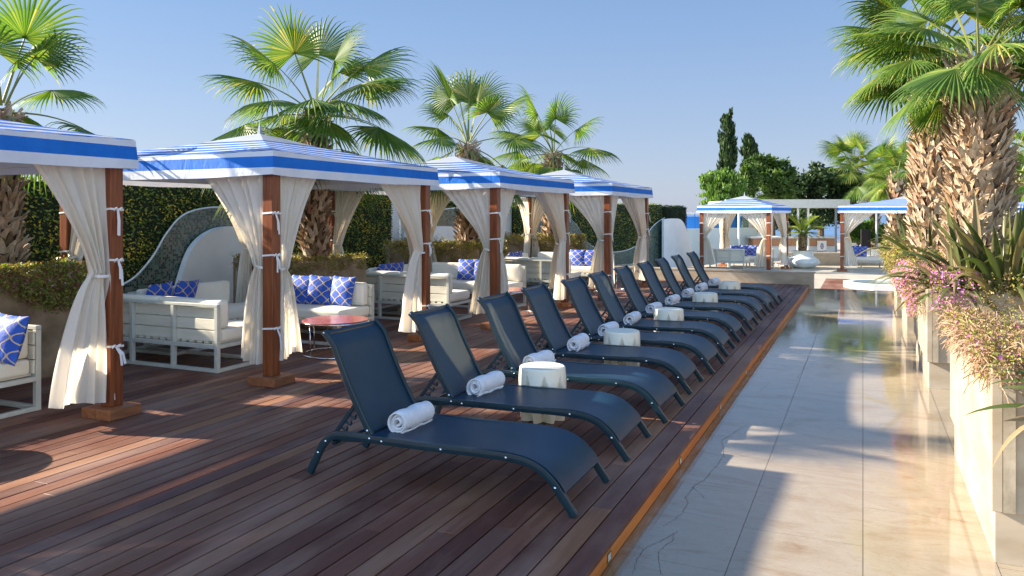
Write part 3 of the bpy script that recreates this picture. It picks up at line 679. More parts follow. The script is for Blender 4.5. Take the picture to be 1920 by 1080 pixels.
# ------------------------------------------------------------------ loungers
def arc_pts(ctrl, n=6):
    out = []
    for i in range(len(ctrl) - 1):
        p0 = ctrl[max(i - 1, 0)]; p1 = ctrl[i]; p2 = ctrl[i + 1]; p3 = ctrl[min(i + 2, len(ctrl) - 1)]
        for k in range(n):
            t = k / n
            out.append(tuple(0.5 * (2 * p1[c] + (p2[c] - p0[c]) * t + (2 * p0[c] - 5 * p1[c] + 4 * p2[c] - p3[c]) * t * t + (3 * p1[c] - p0[c] - 3 * p2[c] + p3[c]) * t ** 3) for c in range(len(p1))))
    out.append(ctrl[-1]); return out
def make_lounger():
    # local x: foot end at 0 (front feet), head towards -x; y 0..0.66
    t = empty("sun_lounger", (0, 0, 0), 0, "", "sun lounger")
    prof = arc_pts([(-1.83, 0.012), (-1.77, 0.13), (-1.73, 0.20), (-1.66, 0.262), (-1.55, 0.285), (-1.30, 0.285), (-0.9, 0.287), (-0.55, 0.292), (-0.34, 0.285), (-0.22, 0.25), (-0.13, 0.18), (-0.07, 0.10), (0.0, 0.008)], 5)
    for sg, yy in ((0, 0.018), (1, 0.642)):
        c = MB(); pts = [(x_, yy, z_) for x_, z_ in prof]
        c.sweep(pts, [(-0.015, -0.024), (0.015, -0.024), (0.017, 0.0), (0.015, 0.024), (-0.015, 0.024), (-0.017, 0.0)], upv=(0, 1, 0)); ro = c.obj("side_rail", 'frame', t, smooth=False); autobevel(ro, 0.003, 2)
        for (x_, z_) in ((-1.695, 0.235), (-1.755, 0.155), (-1.36, 0.29), (-1.27, 0.282), (-0.85, 0.283), (-0.42, 0.288), (-0.115, 0.155)):
            yo = yy + (0.018 if sg else -0.018); sgn = 1 if sg else -1; c = MB()
            c.add([(x_ + 0.0085 * cos(q * pi / 3), yo, z_ + 0.0085 * sin(q * pi / 3)) for q in range(6)] + [(x_, yo + sgn * 0.006, z_)], [(q, (q + 1) % 6, 6) for q in range(6)])
            c.obj("rivet", 'chrome', ro)
    sp_ = arc_pts([(-1.355, 0.306), (-0.9, 0.300), (-0.55, 0.314), (-0.335, 0.308), (-0.20, 0.268), (-0.105, 0.195), (-0.055, 0.13)], 5)
    c = MB(); n = len(sp_)
    def seat(a, b_):
        i = min(int(round(b_ * (n - 1))), n - 1); x_, z_ = sp_[i]; return (x_, 0.012 + 0.636 * a, z_ + 0.004 - 0.012 * sin(pi * a) * sin(pi * b_))
    c.grid(seat, 12, n - 1); c.obj("seat_sling", 'sling', t, smooth=True)
    bk = arc_pts([(-1.37, 0.300), (-1.47, 0.47), (-1.56, 0.64), (-1.62, 0.77), (-1.66, 0.855), (-1.735, 0.935)], 6); n2 = len(bk)
    c = MB()
    def back(a, b_):
        i = min(int(round(b_ * (n2 - 1))), n2 - 1); x_, z_ = bk[i]; s_ = sin(pi * a) * sin(pi * min(b_ * 1.0, 1)); return (x_ - 0.014 * s_, 0.036 + 0.588 * a, z_ - 0.004 * s_)
    c.grid(back, 12, n2 - 1); bo = c.obj("back_sling", 'sling', t, smooth=True)
    c = MB()
    for yy in (0.04, 0.62): c.sweep([(x_, yy, z_) for x_, z_ in bk], [(-0.014, -0.02), (0.014, -0.02), (0.014, 0.02), (-0.014, 0.02)], upv=(0, 1, 0))
    c.beam((bk[-1][0] + .01, 0.055, bk[-1][1] - .02), (bk[-1][0] + .01, 0.605, bk[-1][1] - .02), 0.022, 0.022); pass
    c.beam((-1.38, 0.055, 0.31), (-1.38, 0.605, 0.31), 0.02, 0.02)
    autobevel(c.obj("back_frame", 'frame', t), 0.004)
    for yy in (0.04, 0.62):
        c = MB(); yo = yy - 0.0175 if yy < .3 else yy + 0.0175
        c.add([(bk[-2][0] + 0.009 * cos(q * pi / 3), yo, bk[-2][1] + 0.009 * sin(q * pi / 3)) for q in range(6)] + [(bk[-2][0], yo * 1 + (-.006 if yy < .3 else .006), bk[-2][1])], [(q, (q + 1) % 6, 6) for q in range(6)])
        c.obj("rivet", 'chrome', bo); c = MB(); c.add([(-1.39 + 0.009 * cos(q * pi / 3), yo, 0.33 + 0.009 * sin(q * pi / 3)) for q in range(6)] + [(-1.39, yo + (-.006 if yy < .3 else .006), 0.33)], [(q, (q + 1) % 6, 6) for q in range(6)])
        c.obj("rivet", 'chrome', bo)
    for yy in (0.075, 0.585):
        c = MB(); c.beam((-1.70, yy, 0.235), (-1.495, yy, 0.50), 0.016, 0.026)
        for k in range(5):
            f_ = 0.18 + 0.16 * k; bx_, bz = -1.70 + 0.205 * f_, 0.235 + 0.265 * f_
            c.beam((bx_ + .012, yy, bz - .012), (bx_ + 0.045, yy, bz - 0.028), 0.014, 0.014); c.beam((bx_ + .045, yy, bz - .034), (bx_ + 0.052, yy, bz + .0), 0.014, 0.012)
        c.beam((-1.69, yy, 0.225), (-1.30, yy, 0.262), 0.016, 0.02)
        autobevel(c.obj("ratchet_bar", 'frame', t), 0.003)
    for x_, z_ in ((-1.66, 0.215), (-1.30, 0.262), (-0.40, 0.262), (-0.085, 0.115)):
        c = MB(); c.beam((x_, 0.034, z_), (x_, 0.626, z_), 0.021, 0.021); autobevel(c.obj("cross_bar", 'frame', t), 0.004)
    return t
ordn = ["nearest the camera", "second from the camera", "third from the camera", "fourth from the camera", "fifth from the camera", "sixth, in the middle of the row", "seventh along the row",
        "eighth along the row", "third from the far end", "second from the far end", "last at the far end"]
LY = [4.13, 5.22, 6.31, 7.41, 8.47, 9.56, 10.70, 11.88, 13.08, 14.22, 15.5]
L0 = make_lounger(); lounge = []
TXT = {}
def make_towel(seed):
    rr = random.Random(seed); c = MB(); n = 90; turns = 3.2; th = 0.0158; L = 0.36
    rows = []
    for i in range(n + 1):
        a_ = i / n * turns * 2 * pi; r = 0.012 + (th + .0022) * a_ / (2 * pi) + 0.002 * sin(a_ * 1.7 + seed)
        sq = 0.90; rows.append((a_, r))
    vs = []; fs = []; m = 14
    for i, (a_, r) in enumerate(rows):
        for side, rad in enumerate((r, r + th)):
            for j in range(m + 1):
                y_ = -L / 2 + L * j / m; y_ += 0.012 * sin(a_ * 0.5 + seed) * (1 if j in (0, m) else 0)
                rr_ = rad + 0.0045 * sin(j * 0.9 + a_ * 1.3 + seed)
                if j in (0, m): rr_ = r + th / 2 + (rad - r - th / 2) * 0.55
                vs.append((rr_ * cos(a_), y_, rr_ * sin(a_) * sq))
    w = m + 1
    for i in range(n):
        for j in range(m):
            a0 = (i * 2) * w + j; b0 = ((i + 1) * 2) * w + j
            fs.append((a0, a0 + 1, b0 + 1, b0)); a1 = a0 + w; b1 = b0 + w; fs.append((a1, b1, b1 + 1, a1 + 1))
        for j in (0, m):
            a0 = (i * 2) * w + j; b0 = ((i + 1) * 2) * w + j; fs.append((a0, b0, b0 + w, a0 + w))
    i = n; a0 = (i * 2) * w
    for j in range(m): fs.append((a0 + j, a0 + j + 1, a0 + w + j + 1, a0 + w + j))
    c.add(vs, fs); return c.obj("towel", 'towel', smooth=True)
tow = [make_towel(3), make_towel(8)]
for i, y in enumerate(LY):
    o = L0 if i == 0 else copy_tree(L0)
    rz = [0.004, 0.018, -0.020, 0.012, -0.014, 0.020, -0.006, -0.018, 0.014, 0.004, -0.016][i]
    xo = -1.47 + [0, 0.0, 0.01, -0.01, 0.015, 0, -0.02, -0.01, 0.0, 0.01, 0.02][i]
    put(o, (xo, y, 0.002), rz, "dark blue mesh sun lounger, %s" % ordn[i], "dark blue sun loungers in a row along the deck edge")
    w = tow[i % 2] if i < 2 else tow[i % 2].copy()
    if i >= 2: S.collection.objects.link(w)
    w.location = (xo - 1.355 + 0.125 + R(-.01, .01), y + 0.31 + R(-.04, .03), 0.305 + 0.066); w.rotation_euler = (0, R(0, 1.2) + 1.4, rz + R(-.14, .1))
    tag(w, "rolled white towel on the dark lounger %s" % ordn[i], "towel", "rolled white towels on the loungers")
# drum side tables
def make_drum():
    t = empty("side_table", (0, 0, 0), 0, "", "side table"); c = MB(); n = 8; H = 0.44
    def rf(th, z):
        u = ((th / (2 * pi) * n) % 1) - 0.5; zz = z / H
        if zz > 0.9: return 1
        if zz > 0.46: q = (0.9 - zz) / 0.44; w = 0.47 * q; dep = 0.46 * q
        elif zz > 0.37: q = (0.46 - zz) / 0.09; w = 0.47 - 0.37 * q; dep = 0.46 - 0.43 * q
        else: q = (0.37 - zz) / 0.37; w = 0.10 + 0.34 * q ** 0.7; dep = 0.03 + 0.4 * q ** 0.6
        k = max(0, 1 - abs(u) / max(w, 1e-3)); return 1 - dep * k
    prof = [(0.0, H), (0.178, H), (0.186, H - 0.003), (0.19, H - 0.009)] + [(0.19 + 0.012 * sin(pi * (1 - z_ / H)) , z_) for z_ in [H * 0.93 - k * H * 0.93 / 34 for k in range(34)]] + [(0.19, 0.002), (0.0, 0.002)]
    c.lathe(prof[::-1], 180, rf=rf); c.obj("drum_body", 'plastic', t)
    return t
D0 = make_drum()
for i, (px, py) in enumerate([(1017, 795), (1166, 692), (1254, 632), (1322, 592), (1368, 569)]):
    gx, gy = gpt(px, py, 0); o = D0 if i == 0 else copy_tree(D0)
    gy = [6.06, 8.26, 10.43, 12.75, 15.08][i]
    r_ = (px - 960) / F; gx = -gy * (SN - CS * r_) / (CS + SN * r_)
    put(o, (gx, gy, 0.001), R(0, 1), "cream faceted drum side table %s" % ["nearest the camera, behind the second lounger", "second in the row, behind the fourth lounger", "in the middle, behind the sixth lounger", "behind the eighth lounger", "farthest away, by the last lounger"][i], "cream drum side tables between the loungers")

# ------------------------------------------------------------------ palms
def frond_mesh(pitch, seed, pet=0.85, Rf=0.82, nseg=38, name="frond"):
    rr = random.Random(seed); c = MB()
    p = Vector((0, 0, 0)); d = Vector((cos(pitch), 0, sin(pitch))); pts = [p.copy()]; n = 8
    bend = 0.35 + 0.3 * cos(pitch)
    for i in range(n):
        d = (d + Vector((0, 0, -bend / n * 1.0))).normalized(); p = p + d * pet / n; pts.append(p.copy())
    c.sweep(pts, [(-0.016, -0.006), (0.016, -0.006), (0.011, 0.008), (-0.011, 0.008)], upv=(0, 1, 0), scale=[1.3 - 0.7 * i / n for i in range(n + 1)])
    stalk = len(c.f)
    up = d.cross(Vector((0, 1, 0))) * -1
    if up.z < 0 and pitch > -0.6: up = -up
    sd = Vector((0, 1, 0)); span = radians(rr.uniform(112, 135)); G = Vector((0, 0, -1)); yell = rr.random() < 0.25
    for k in range(nseg):
        u_ = (k + 0.5) / nseg * 2 - 1; th = u_ * span
        L = Rf * (1.0 - 0.22 * abs(u_) ** 1.5) * rr.uniform(0.92, 1.06); da = span * 2 / nseg * 0.5
        dr = (d * cos(th) + sd * sin(th)).normalized()
        fold = 0.30 * abs(sin(th)); dr = (dr - up * fold * 0.9).normalized()
        cur = p.copy(); q = dr.copy(); rad = 0; ptsl = []; droop = rr.uniform(0.85, 1.5); side = q.cross(up).normalized()
        steps = [0.0, 0.22, 0.45, 0.62, 0.78, 0.9, 1.0]; prev = 0
        for s_ in steps:
            cur = cur + q * L * (s_ - prev); prev = s_
            wd = (L * s_ * math.tan(da) * 1.02) if s_ <= 0.45 else L * 0.45 * math.tan(da) * (1 - ((s_ - 0.45) / 0.55) ** 1.2) + 0.001
            wd = max(wd, 0.002); ptsl.append((cur.copy(), wd))
            if s_ >= 0.45: q = (q + G * droop * (s_ - 0.35) * 0.62).normalized()
            else: q = (q + G * 0.05).normalized()
        vs = []
        for (pp, wd) in ptsl:
            vs += [tuple(pp - side * wd - up * wd * 0.35), tuple(pp + up * wd * 0.35), tuple(pp + side * wd - up * wd * 0.35)]
        base = rr.uniform(0.1, 0.8) + (0.1 if yell else 0)
        for j in range(len(ptsl) - 1):
            r_ = base + (0.28 if (j >= 4 and rr.random() < 0.3) else 0) + (0.12 if j < 2 else 0)
            idx = [vs[3 * j], vs[3 * j + 1], vs[3 * j + 2], vs[3 * j + 3], vs[3 * j + 4], vs[3 * j + 5]]
            c.add(idx, [(0, 1, 4, 3), (1, 2, 5, 4)], min(r_, 1))
    me = bpy.data.meshes.new(name); me.from_pydata(c.v, [], c.f); at = me.attributes.new("rnd", 'FLOAT', 'FACE'); at.data.foreach_set("value", c.r)
    me.materials.append(M['palm']); me.materials.append(M['petiole'])
    mi = [1] * stalk + [0] * (len(c.f) - stalk); me.polygons.foreach_set("material_index", mi); me.update(); return me
PITCH = [75, 58, 42, 26, 10, -6, -24, -45]
FR = {p: [frond_mesh(radians(p), p * 3 + k + 500) for k in range(2)] for p in PITCH}
def trunk_mb(r0, r1, H, nb, size, seed, top_boots=True):
    rr = random.Random(seed); c = MB()
    c.lathe([(r0 * 0.96, -0.1)] + [(r0 + (r1 - r0) * k / 10, H * k / 10) for k in range(11)] + [(r1 * 0.6, H + 0.08)], 20, rf=lambda t, z: 1 + 0.05 * sin(3 * t + z * 5))
    c.r = [0.05] * len(c.f)
    for i in range(nb):
        f_ = (i + 0.5) / nb; z = -0.02 + H * f_; th = i * 2.39996 + rr.uniform(-.15, .15); r = r0 + (r1 - r0) * f_
        L = size * rr.uniform(1.0, 1.5); w0 = size * rr.uniform(0.75, 1.05); th_ = size * 0.06
        up = rr.uniform(0.7, 1.2); tw = rr.choice((-1, 1)) * rr.uniform(0.2, 0.9); flare = rr.uniform(0.25, 0.75); shade = rr.uniform(0.15, 1)
        rad = Vector((cos(th), sin(th), 0)); tg = Vector((-sin(th), cos(th), 0)); ax = (rad * rr.uniform(0.25, 0.5) + Vector((0, 0, 1)) * up + tg * tw * 0.7).normalized(); nr = (rad - ax * rad.dot(ax)).normalized(); sd = ax.cross(nr)
        o0 = rad * (r - 0.02) + Vector((0, 0, z))
        for sg in (-1, 1):
            vs = []; Ls = L * rr.uniform(0.75, 1.1); sp = rr.uniform(0.10, 0.34)
            for (s_, w, off) in ((0, w0 * 0.56, 0.24), (0.35, w0 * 0.50, 0.24), (0.7, w0 * 0.34, 0.27 + sp * 0.5), (1.0, w0 * 0.10, 0.32 + sp)):
                ctr = o0 + ax * Ls * s_ + sd * sg * off * w0 + nr * (flare * size * s_ ** 2 * 0.55 + 0.04 * size * (1 - s_)); cup = w * 0.22
                vs += [tuple(ctr - sd * w / 2 + nr * cup), tuple(ctr + nr * th_), tuple(ctr + sd * w / 2 + nr * cup), tuple(ctr - nr * th_)]
            fs = []
            for j_ in range(3):
                for k in range(4): fs.append((j_ * 4 + k, j_ * 4 + (k + 1) % 4, (j_ + 1) * 4 + (k + 1) % 4, (j_ + 1) * 4 + k))
            fs.append((12, 13, 14, 15)); c.add(vs, fs, min(1, max(0.1, shade + rr.uniform(-.12, .12))))
    return c
def fibers(c, r, z0, z1, n, rr):
    for i in range(n):
        th = rr.uniform(0, 2 * pi); p = Vector((cos(th) * r, sin(th) * r, rr.uniform(z0, z1))); rad = Vector((cos(th), sin(th), 0))
        q = p + rad * rr.uniform(.03, .16) + Vector((rr.uniform(-.08, .08), rr.uniform(-.08, .08), rr.uniform(-.30, .05)))
        c.leaf(p, q - p, rad.cross(Vector((0, 0, 1))), (q - p).length, 0.012, rr.uniform(0.5, 1))
def palm(x, y, z, H, r0, r1, fronds, scale, seed, label, nb=200, bs=0.15, group=None, lean=(0, 0)):
    rr = random.Random(seed); t = empty("palm_tree", (x, y, z), 0, label, "palm tree", group)
    c = trunk_mb(r0, r1, H, nb, bs, seed); fibers(c, r1, H - 0.35, H + 0.05, 160, rr); tr = c.obj("trunk", 'bark', t)
    ang = rr.uniform(0, 6)
    for i, pc in enumerate(fronds):
        me = FR[pc][rr.randrange(2)]; o = bpy.data.objects.new("frond", me); S.collection.objects.link(o); o.parent = t
        ang += 2.39996 + rr.uniform(-.25, .25); s_ = scale * rr.uniform(0.85, 1.12)
        o.location = (0.05 * cos(ang), 0.05 * sin(ang), H + 0.02 + 0.12 * (pc / 75)); o.rotation_euler = (rr.uniform(-.25, .25), 0, ang); o.scale = (s_, s_, s_)
    return t
def fl(n0, n1, n2, n3, n4, n5, n6, n7):
    out = []
    for p, n in zip(PITCH, (n0, n1, n2, n3, n4, n5, n6, n7)): out += [p] * n
    random.Random(len(out)).shuffle(out); return out
GP = "fan palms rising behind the deck cabanas"
PALMS = []
px_, py_ = dpt(4, 8.4)
palm(px_, py_, 1.0, 1.75, 0.15, 0.11, fl(2, 2, 2, 3, 3, 2, 0, 0), 0.80, 11, "fan palm cut off by the left edge, beside the first cabana", 150, 0.16, GP)
px_, py_ = dpt(592, 11.94)
palm(px_, py_, 1.0, 2.15, 0.18, 0.13, fl(3, 3, 3, 5, 5, 5, 6, 0), 1.14, 12, "largest and fullest fan palm on the left, above the second cabana", 170, 0.15, GP)
px_, py_ = dpt(878, 15.97)
palm(px_, py_, 1.0, 2.05, 0.20, 0.12, fl(4, 3, 1, 2, 2, 4, 6, 1), 1.08, 23, "sparse fan palm above the third cabana, with upright top fronds", 150, 0.17, GP)
px_, py_ = dpt(1037, 20.3)
palm(px_, py_, 1.0, 2.2, 0.22, 0.13, fl(3, 3, 2, 3, 3, 4, 5, 0), 1.08, 34, "smaller fan palm above the gap between third and fourth cabanas", 150, 0.17, GP)
# ------------------------------------------------------------------ planters & planting
def planter(x0, x1, y0, y1, z0, top, label, mat='stone', plinth=0.2, group=None, edge='stone_edge'):
    t = empty("planter", ((x0 + x1) / 2, (y0 + y1) / 2, z0), 0, label, "planter", group); ox, oy, oz = t.location
    c = MB(); i_ = 0.06
    def bx(mb, a0, a1, b0, b1, c0, c1): mb.box(a0 - ox, a1 - ox, b0 - oy, b1 - oy, c0 - oz, c1 - oz)
    if plinth: bx(c, x0 + i_ * 0.4, x1 - i_, y0 + i_, y1 - i_, z0 + .001, z0 + plinth); c.obj("plinth", mat, t)
    c = MB(); w = 0.05; zb = z0 + plinth + .001
    bx(c, x0, x0 + w, y0, y1, zb, top); bx(c, x1 - w, x1, y0, y1, zb, top); bx(c, x0 + w + .001, x1 - w - .001, y0 + 0.012, y0 + w, zb, top - .004); bx(c, x0 + w + .001, x1 - w - .001, y1 - w, y1 - 0.012, zb, top - .004)
    bx(c, x0 + w + .001, x1 - w - .001, y0 + w + .001, y1 - w - .001, zb, zb + 0.03); o = autobevel(c.obj("stone_panels", mat, t), 0.004)
    c = MB(); bx(c, x0 + w + .002, x0 + w + 0.055, y0 - 0.003, y0 + 0.011, zb + .002, top - .003); c.obj("corner_strip", edge, t)
    c = MB(); nn = 14
    def sf(a_, b_): return (x0 + w + (x1 - x0 - 2 * w) * a_ - ox, y0 + w + (y1 - y0 - 2 * w) * b_ - oy, top - oz - 0.05 + 0.03 * sin(a_ * 9) * cos(b_ * 7))
    c.grid(sf, nn, nn); c.obj("soil", 'soil', t); return t
def trailing(x0, x1, y0, y1, top, n, label, mat='cover', flowers=0, over=0.25, hang=0.3, sides=('x0', 'y0'), twigs=200, seed=1, mound=0.10, leaf=(0.02, 0.045), cat="ground cover", fpatch=None):
    rr = random.Random(seed); t = empty("trailing_plant", ((x0 + x1) / 2, (y0 + y1) / 2, top), 0, label, cat); ox, oy, oz = t.location
    def surf():
        q = rr.random()
        if q < 0.5:
            x_, y_ = rr.uniform(x0, x1), rr.uniform(y0, y1)
            # favour the rim
            if rr.random() < 0.55:
                if 'x0' in sides and rr.random() < 0.6: x_ = x0 + abs(rr.gauss(0, 0.16))
                elif 'y0' in sides: y_ = y0 + abs(rr.gauss(0, 0.16))
                elif 'x1' in sides: x_ = x1 - abs(rr.gauss(0, 0.16))
            h = mound * (0.55 + 0.45 * sin(x_ * 7 + seed) * cos(y_ * 6 + seed * 2)); return Vector((x_, y_, top + rr.uniform(-.03, 1) * h)), Vector((0, 0, 1))
        sd = rr.choice(sides); w = rr.random(); out = 0
        dep = hang * (rr.random() ** 1.3)
        if sd in ('x0', 'x1'):
            y_ = y0 + (y1 - y0) * w; dep *= 0.45 + 0.55 * abs(sin(y_ * 2.3 + seed)); out = over * sin(min(1, 0.25 + dep / max(hang, .01)) * pi * 0.8) * rr.uniform(0.3, 1)
            x_ = x0 - out if sd == 'x0' else x1 + out; nr = Vector((-1 if sd == 'x0' else 1, 0, 0.4))
        else:
            x_ = x0 + (x1 - x0) * w; dep *= 0.45 + 0.55 * abs(sin(x_ * 2.9 + seed)); out = over * sin(min(1, 0.25 + dep / max(hang, .01)) * pi * 0.8) * rr.uniform(0.3, 1); y_ = y0 - out; nr = Vector((0, -1, 0.4))
        return Vector((x_, y_, top + mound * 0.7 - dep)), nr
    c = MB(); clump = []
    for i in range(n // 6):
        p, nr = surf(); base = rr.uniform(0, 1)
        for k in range(6):
            q = p + Vector((rr.gauss(0, .022), rr.gauss(0, .022), rr.gauss(0, .02))); d = Vector((rr.uniform(-1, 1), rr.uniform(-1, 1), rr.uniform(-.8, 1))) + nr * 0.6
            c.leaf(q - Vector((ox, oy, oz)), d, nr + Vector((rr.uniform(-1, 1), rr.uniform(-1, 1), rr.uniform(-1, 1))), rr.uniform(*leaf), rr.uniform(*leaf) * 0.55, min(1, max(0, base + rr.uniform(-.25, .25))))
    c.obj("foliage", mat, t)
    if twigs:
        c = MB()
        for i in range(twigs):
            p, nr = surf(); d = Vector((rr.uniform(-1, 1), rr.uniform(-1, 1), rr.uniform(-.9, .5))) + nr * 0.3; pts = [p - Vector((ox, oy, oz))]
            for k in range(4): d = (d + Vector((rr.uniform(-.5, .5), rr.uniform(-.5, .5), rr.uniform(-.7, .2)))).normalized(); pts.append(pts[-1] + d * rr.uniform(.02, .05))
            c.tube(pts, 0.0025, 3)
        c.obj("stems", 'twig', t)["kind"] = "stuff"
    if flowers:
        c = MB()
        for i in range(flowers):
            p, nr = surf()
            if fpatch and p.x > fpatch: continue
            if rr.random() < 0.6:
                # patchy
                if sin(p.x * 9 + p.y * 5) < 0.0: continue
            p = p + nr * 0.03 - Vector((ox, oy, oz)); nn = (nr + Vector((rr.uniform(-.6, .6), rr.uniform(-.6, .6), rr.uniform(0, .6)))).normalized(); a_ = nn.orthogonal().normalized(); b_ = nn.cross(a_); s_ = rr.uniform(.009, .016)
            vs = [tuple(p)] + [tuple(p + (a_ * cos(k * pi / 5) + b_ * sin(k * pi / 5)) * (s_ if k % 2 == 0 else s_ * 0.55) + nn * .003) for k in range(10)]
            c.add(vs, [(0, k + 1, (k + 1) % 10 + 1) for k in range(10)])
        c.obj("flowers", 'flower', t)["kind"] = "stuff"
    return t
def sword_plant(x, y, z, n, L, label, seed, spread=0.8, rad=0.18, w=0.045):
    rr = random.Random(seed); t = empty("flax_plant", (x, y, z), 0, label, "plant"); c = MB()
    for i in range(n):
        th = rr.uniform(0, 2 * pi); q = rr.random() ** 0.8; el = pi / 2 - q * spread * rr.uniform(.7, 1.1); l = L * rr.uniform(0.6, 1.1)
        p = Vector((cos(th), sin(th), 0)) * rad * rr.random(); d = Vector((cos(th) * cos(el), sin(th) * cos(el), sin(el))); sd = d.cross(Vector((0, 0, 1)))
        sd = (sd.normalized() if sd.length > .05 else Vector((1, 0, 0))); tw = rr.uniform(-.8, .8); sd = Matrix.Rotation(tw, 3, d) @ sd; vs = []; ns = 8; droop = rr.uniform(0.02, 0.14) * (1 + 2 * q)
        for k in range(ns + 1):
            f_ = k / ns; ww = w * rr.uniform(.97, 1.03) * (0.55 + 0.6 * sin(pi * min(f_ * 1.0 + 0.12, 1) * 0.62)) * (1 - max(0, (f_ - 0.55) / 0.45) ** 1.6) + 0.001
            up = d.cross(sd).normalized(); vs += [tuple(p - sd * ww / 2 + up * ww * .25), tuple(p - up * ww * .1), tuple(p + sd * ww / 2 + up * ww * .25)]; p = p + d * l / ns; d = (d + Vector((0, 0, -droop))).normalized()
        fs = []
        for k in range(ns): fs += [(3 * k, 3 * k + 1, 3 * k + 4, 3 * k + 3), (3 * k + 1, 3 * k + 2, 3 * k + 5, 3 * k + 4)]
        c.add(vs, fs)
    c.obj("leaves", 'sword', t, smooth=True); return t
GQ = "stone planters stepping along the right of the path"
PL = [(0.60, 3.3, 4.66, 6.75), (0.60, 3.2, 9.1, 11.4), (0.60, 3.2, 13.5, 15.4), (0.60, 3.2, 17.4, 19.2)]
for i, (x0, x1, y0, y1) in enumerate(PL):
    planter(x0, x1, y0, y1, -0.1, 0.93, ["pale stone planter nearest the camera on the right", "pale stone planter under the big palm trunks, second on the right", "pale stone planter third on the right, behind the pink flowers", "farthest pale stone planter on the right by the small pool"][i], 'stone', 0.28, GQ)
trailing(0.62, 3.2, 4.68, 6.7, 0.93, 26000, "dry brown trailing plant with a few pink flowers over the nearest right planter", 'coverdry', 380, 0.05, 0.15, ('x0', 'y0'), 1500, 3, 0.09, (0.012, 0.024))
trailing(0.62, 3.1, 9.12, 11.3, 0.93, 16000, "trailing plant thick with pink flowers over the second right planter", 'cover', 7500, 0.26, 0.52, ('x0', 'y0'), 500, 5, 0.26, (0.014, 0.034), fpatch=1.05)
trailing(0.62, 3.1, 13.5, 15.4, 0.93, 11000, "yellowish mounded trailing plant on the third right planter", 'cover', 0, 0.28, 0.6, ('x0', 'y0'), 260, 6, 0.32)
trailing(0.62, 3.1, 17.4, 19.2, 0.93, 9000, "rounded green trailing plant on the farthest right planter", 'covergreen', 0, 0.3, 0.7, ('x0', 'y0'), 100, 7, 0.4)
sword_plant(1.34, 9.34, 0.90, 120, 0.98, "large clump of sword-shaped leaves below the big palm trunk", 4, 1.15, 0.42, 0.062)
sword_plant(0.90, 9.25, 0.88, 60, 0.75, "low fan of narrow leaves beside the pink flowers", 14, 1.5, 0.16, 0.04)
sword_plant(1.02, 14.0, 0.9, 75, 1.05, "sword-leaved clump in the third right planter", 5, 1.1, 0.3, 0.055)
sword_plant(0.85, 17.8, 0.9, 45, 0.9, "small sword-leaved clump in the farthest right planter", 6, 1.1, 0.25)
sword_plant(0.99, 4.50, 0.70, 60, 0.50, "sword leaves leaning into view at the lower right edge", 9, 1.6, 0.10, 0.036)
# right palms
px_, py_ = dpt(1834, 8.75)
GB = "large fan palms in the right planters"
palm(px_, py_, 0.82, 2.5, 0.27, 0.24, fl(4, 6, 7, 8, 6, 2, 0, 0), 0.86, 51, "biggest palm on the right with a thick shaggy trunk, in front", 470, 0.17, GB)
px_, py_ = dpt(1757, 12.35)
palm(px_, py_, 0.82, 3.3, 0.33, 0.29, fl(3, 5, 6, 7, 8, 4, 0, 0), 1.08, 63, "thick palm on the right standing behind the biggest one, to its left", 470, 0.19, GB)
# left planters
GLp = "old stone planters between the cabanas"
LP = [(-9.0, -7.75, 4.95, 5.95), (-9.0, -7.2, 9.42, 10.42), (-9.0, -6.85, 13.72, 14.85), (-9.0, -6.75, 18.45, 19.5)]
for i, (x0, x1, y0, y1) in enumerate(LP):
    planter(x0, x1, y0, y1, 0, 1.02, ["weathered stone planter at the left edge under hanging plants", "weathered stone planter behind the three blue pillows", "weathered planter with clipped growth beyond the second cabana", "planter at the far end behind the third cabana"][i], 'oldstone', 0.0, GLp)
    trailing(x0 + .02, x1 - 0.02, y0, y1, 1.02, [26000, 5000, 14000, 12000][i],
             ["bushy reddish-green trailing plant with small pink flowers at the left edge", "thin moss and creepers on the planter below the largest left palm", "golden green overhanging growth round the third palm's foot", "golden dry overhanging growth round the fourth palm's foot"][i],
             'covergreen' if i < 1 else 'cover', 160 if i == 0 else 0, [0.16, 0.03, 0.16, 0.2][i], [0.48, 0.28, 0.5, 0.4][i], ('x1', 'y0'), [500, 60, 400, 400][i], 20 + i, [0.22, 0.05, 0.2, 0.22][i])
# small sapling by the white wall
t = empty("sapling", (-8.6, xpt(762, -8.6), 0.0), 0, "slim green sapling against the white wall beyond the second cabana", "sapling")
c = MB(); c.tube([(0, 0, 0), (0.02, 0, 0.5), (-0.01, 0.03, 1.0), (0.02, 0, 1.35)], 0.012, 5); c.obj("trunk", 'treebark', t)
c = MB()
for i in range(110):
    th = R(0, 6.28); z = R(0.85, 1.55); r = 0.22 * sin(pi * (z - .75) / .9); c.leaf((r * cos(th) * R(.2, 1), r * sin(th) * R(.2, 1), z), (cos(th), sin(th), R(-.4, .6)), (0, 0, 1), R(.07, .13), .035)
c.obj("foliage", 'tree_m', t)

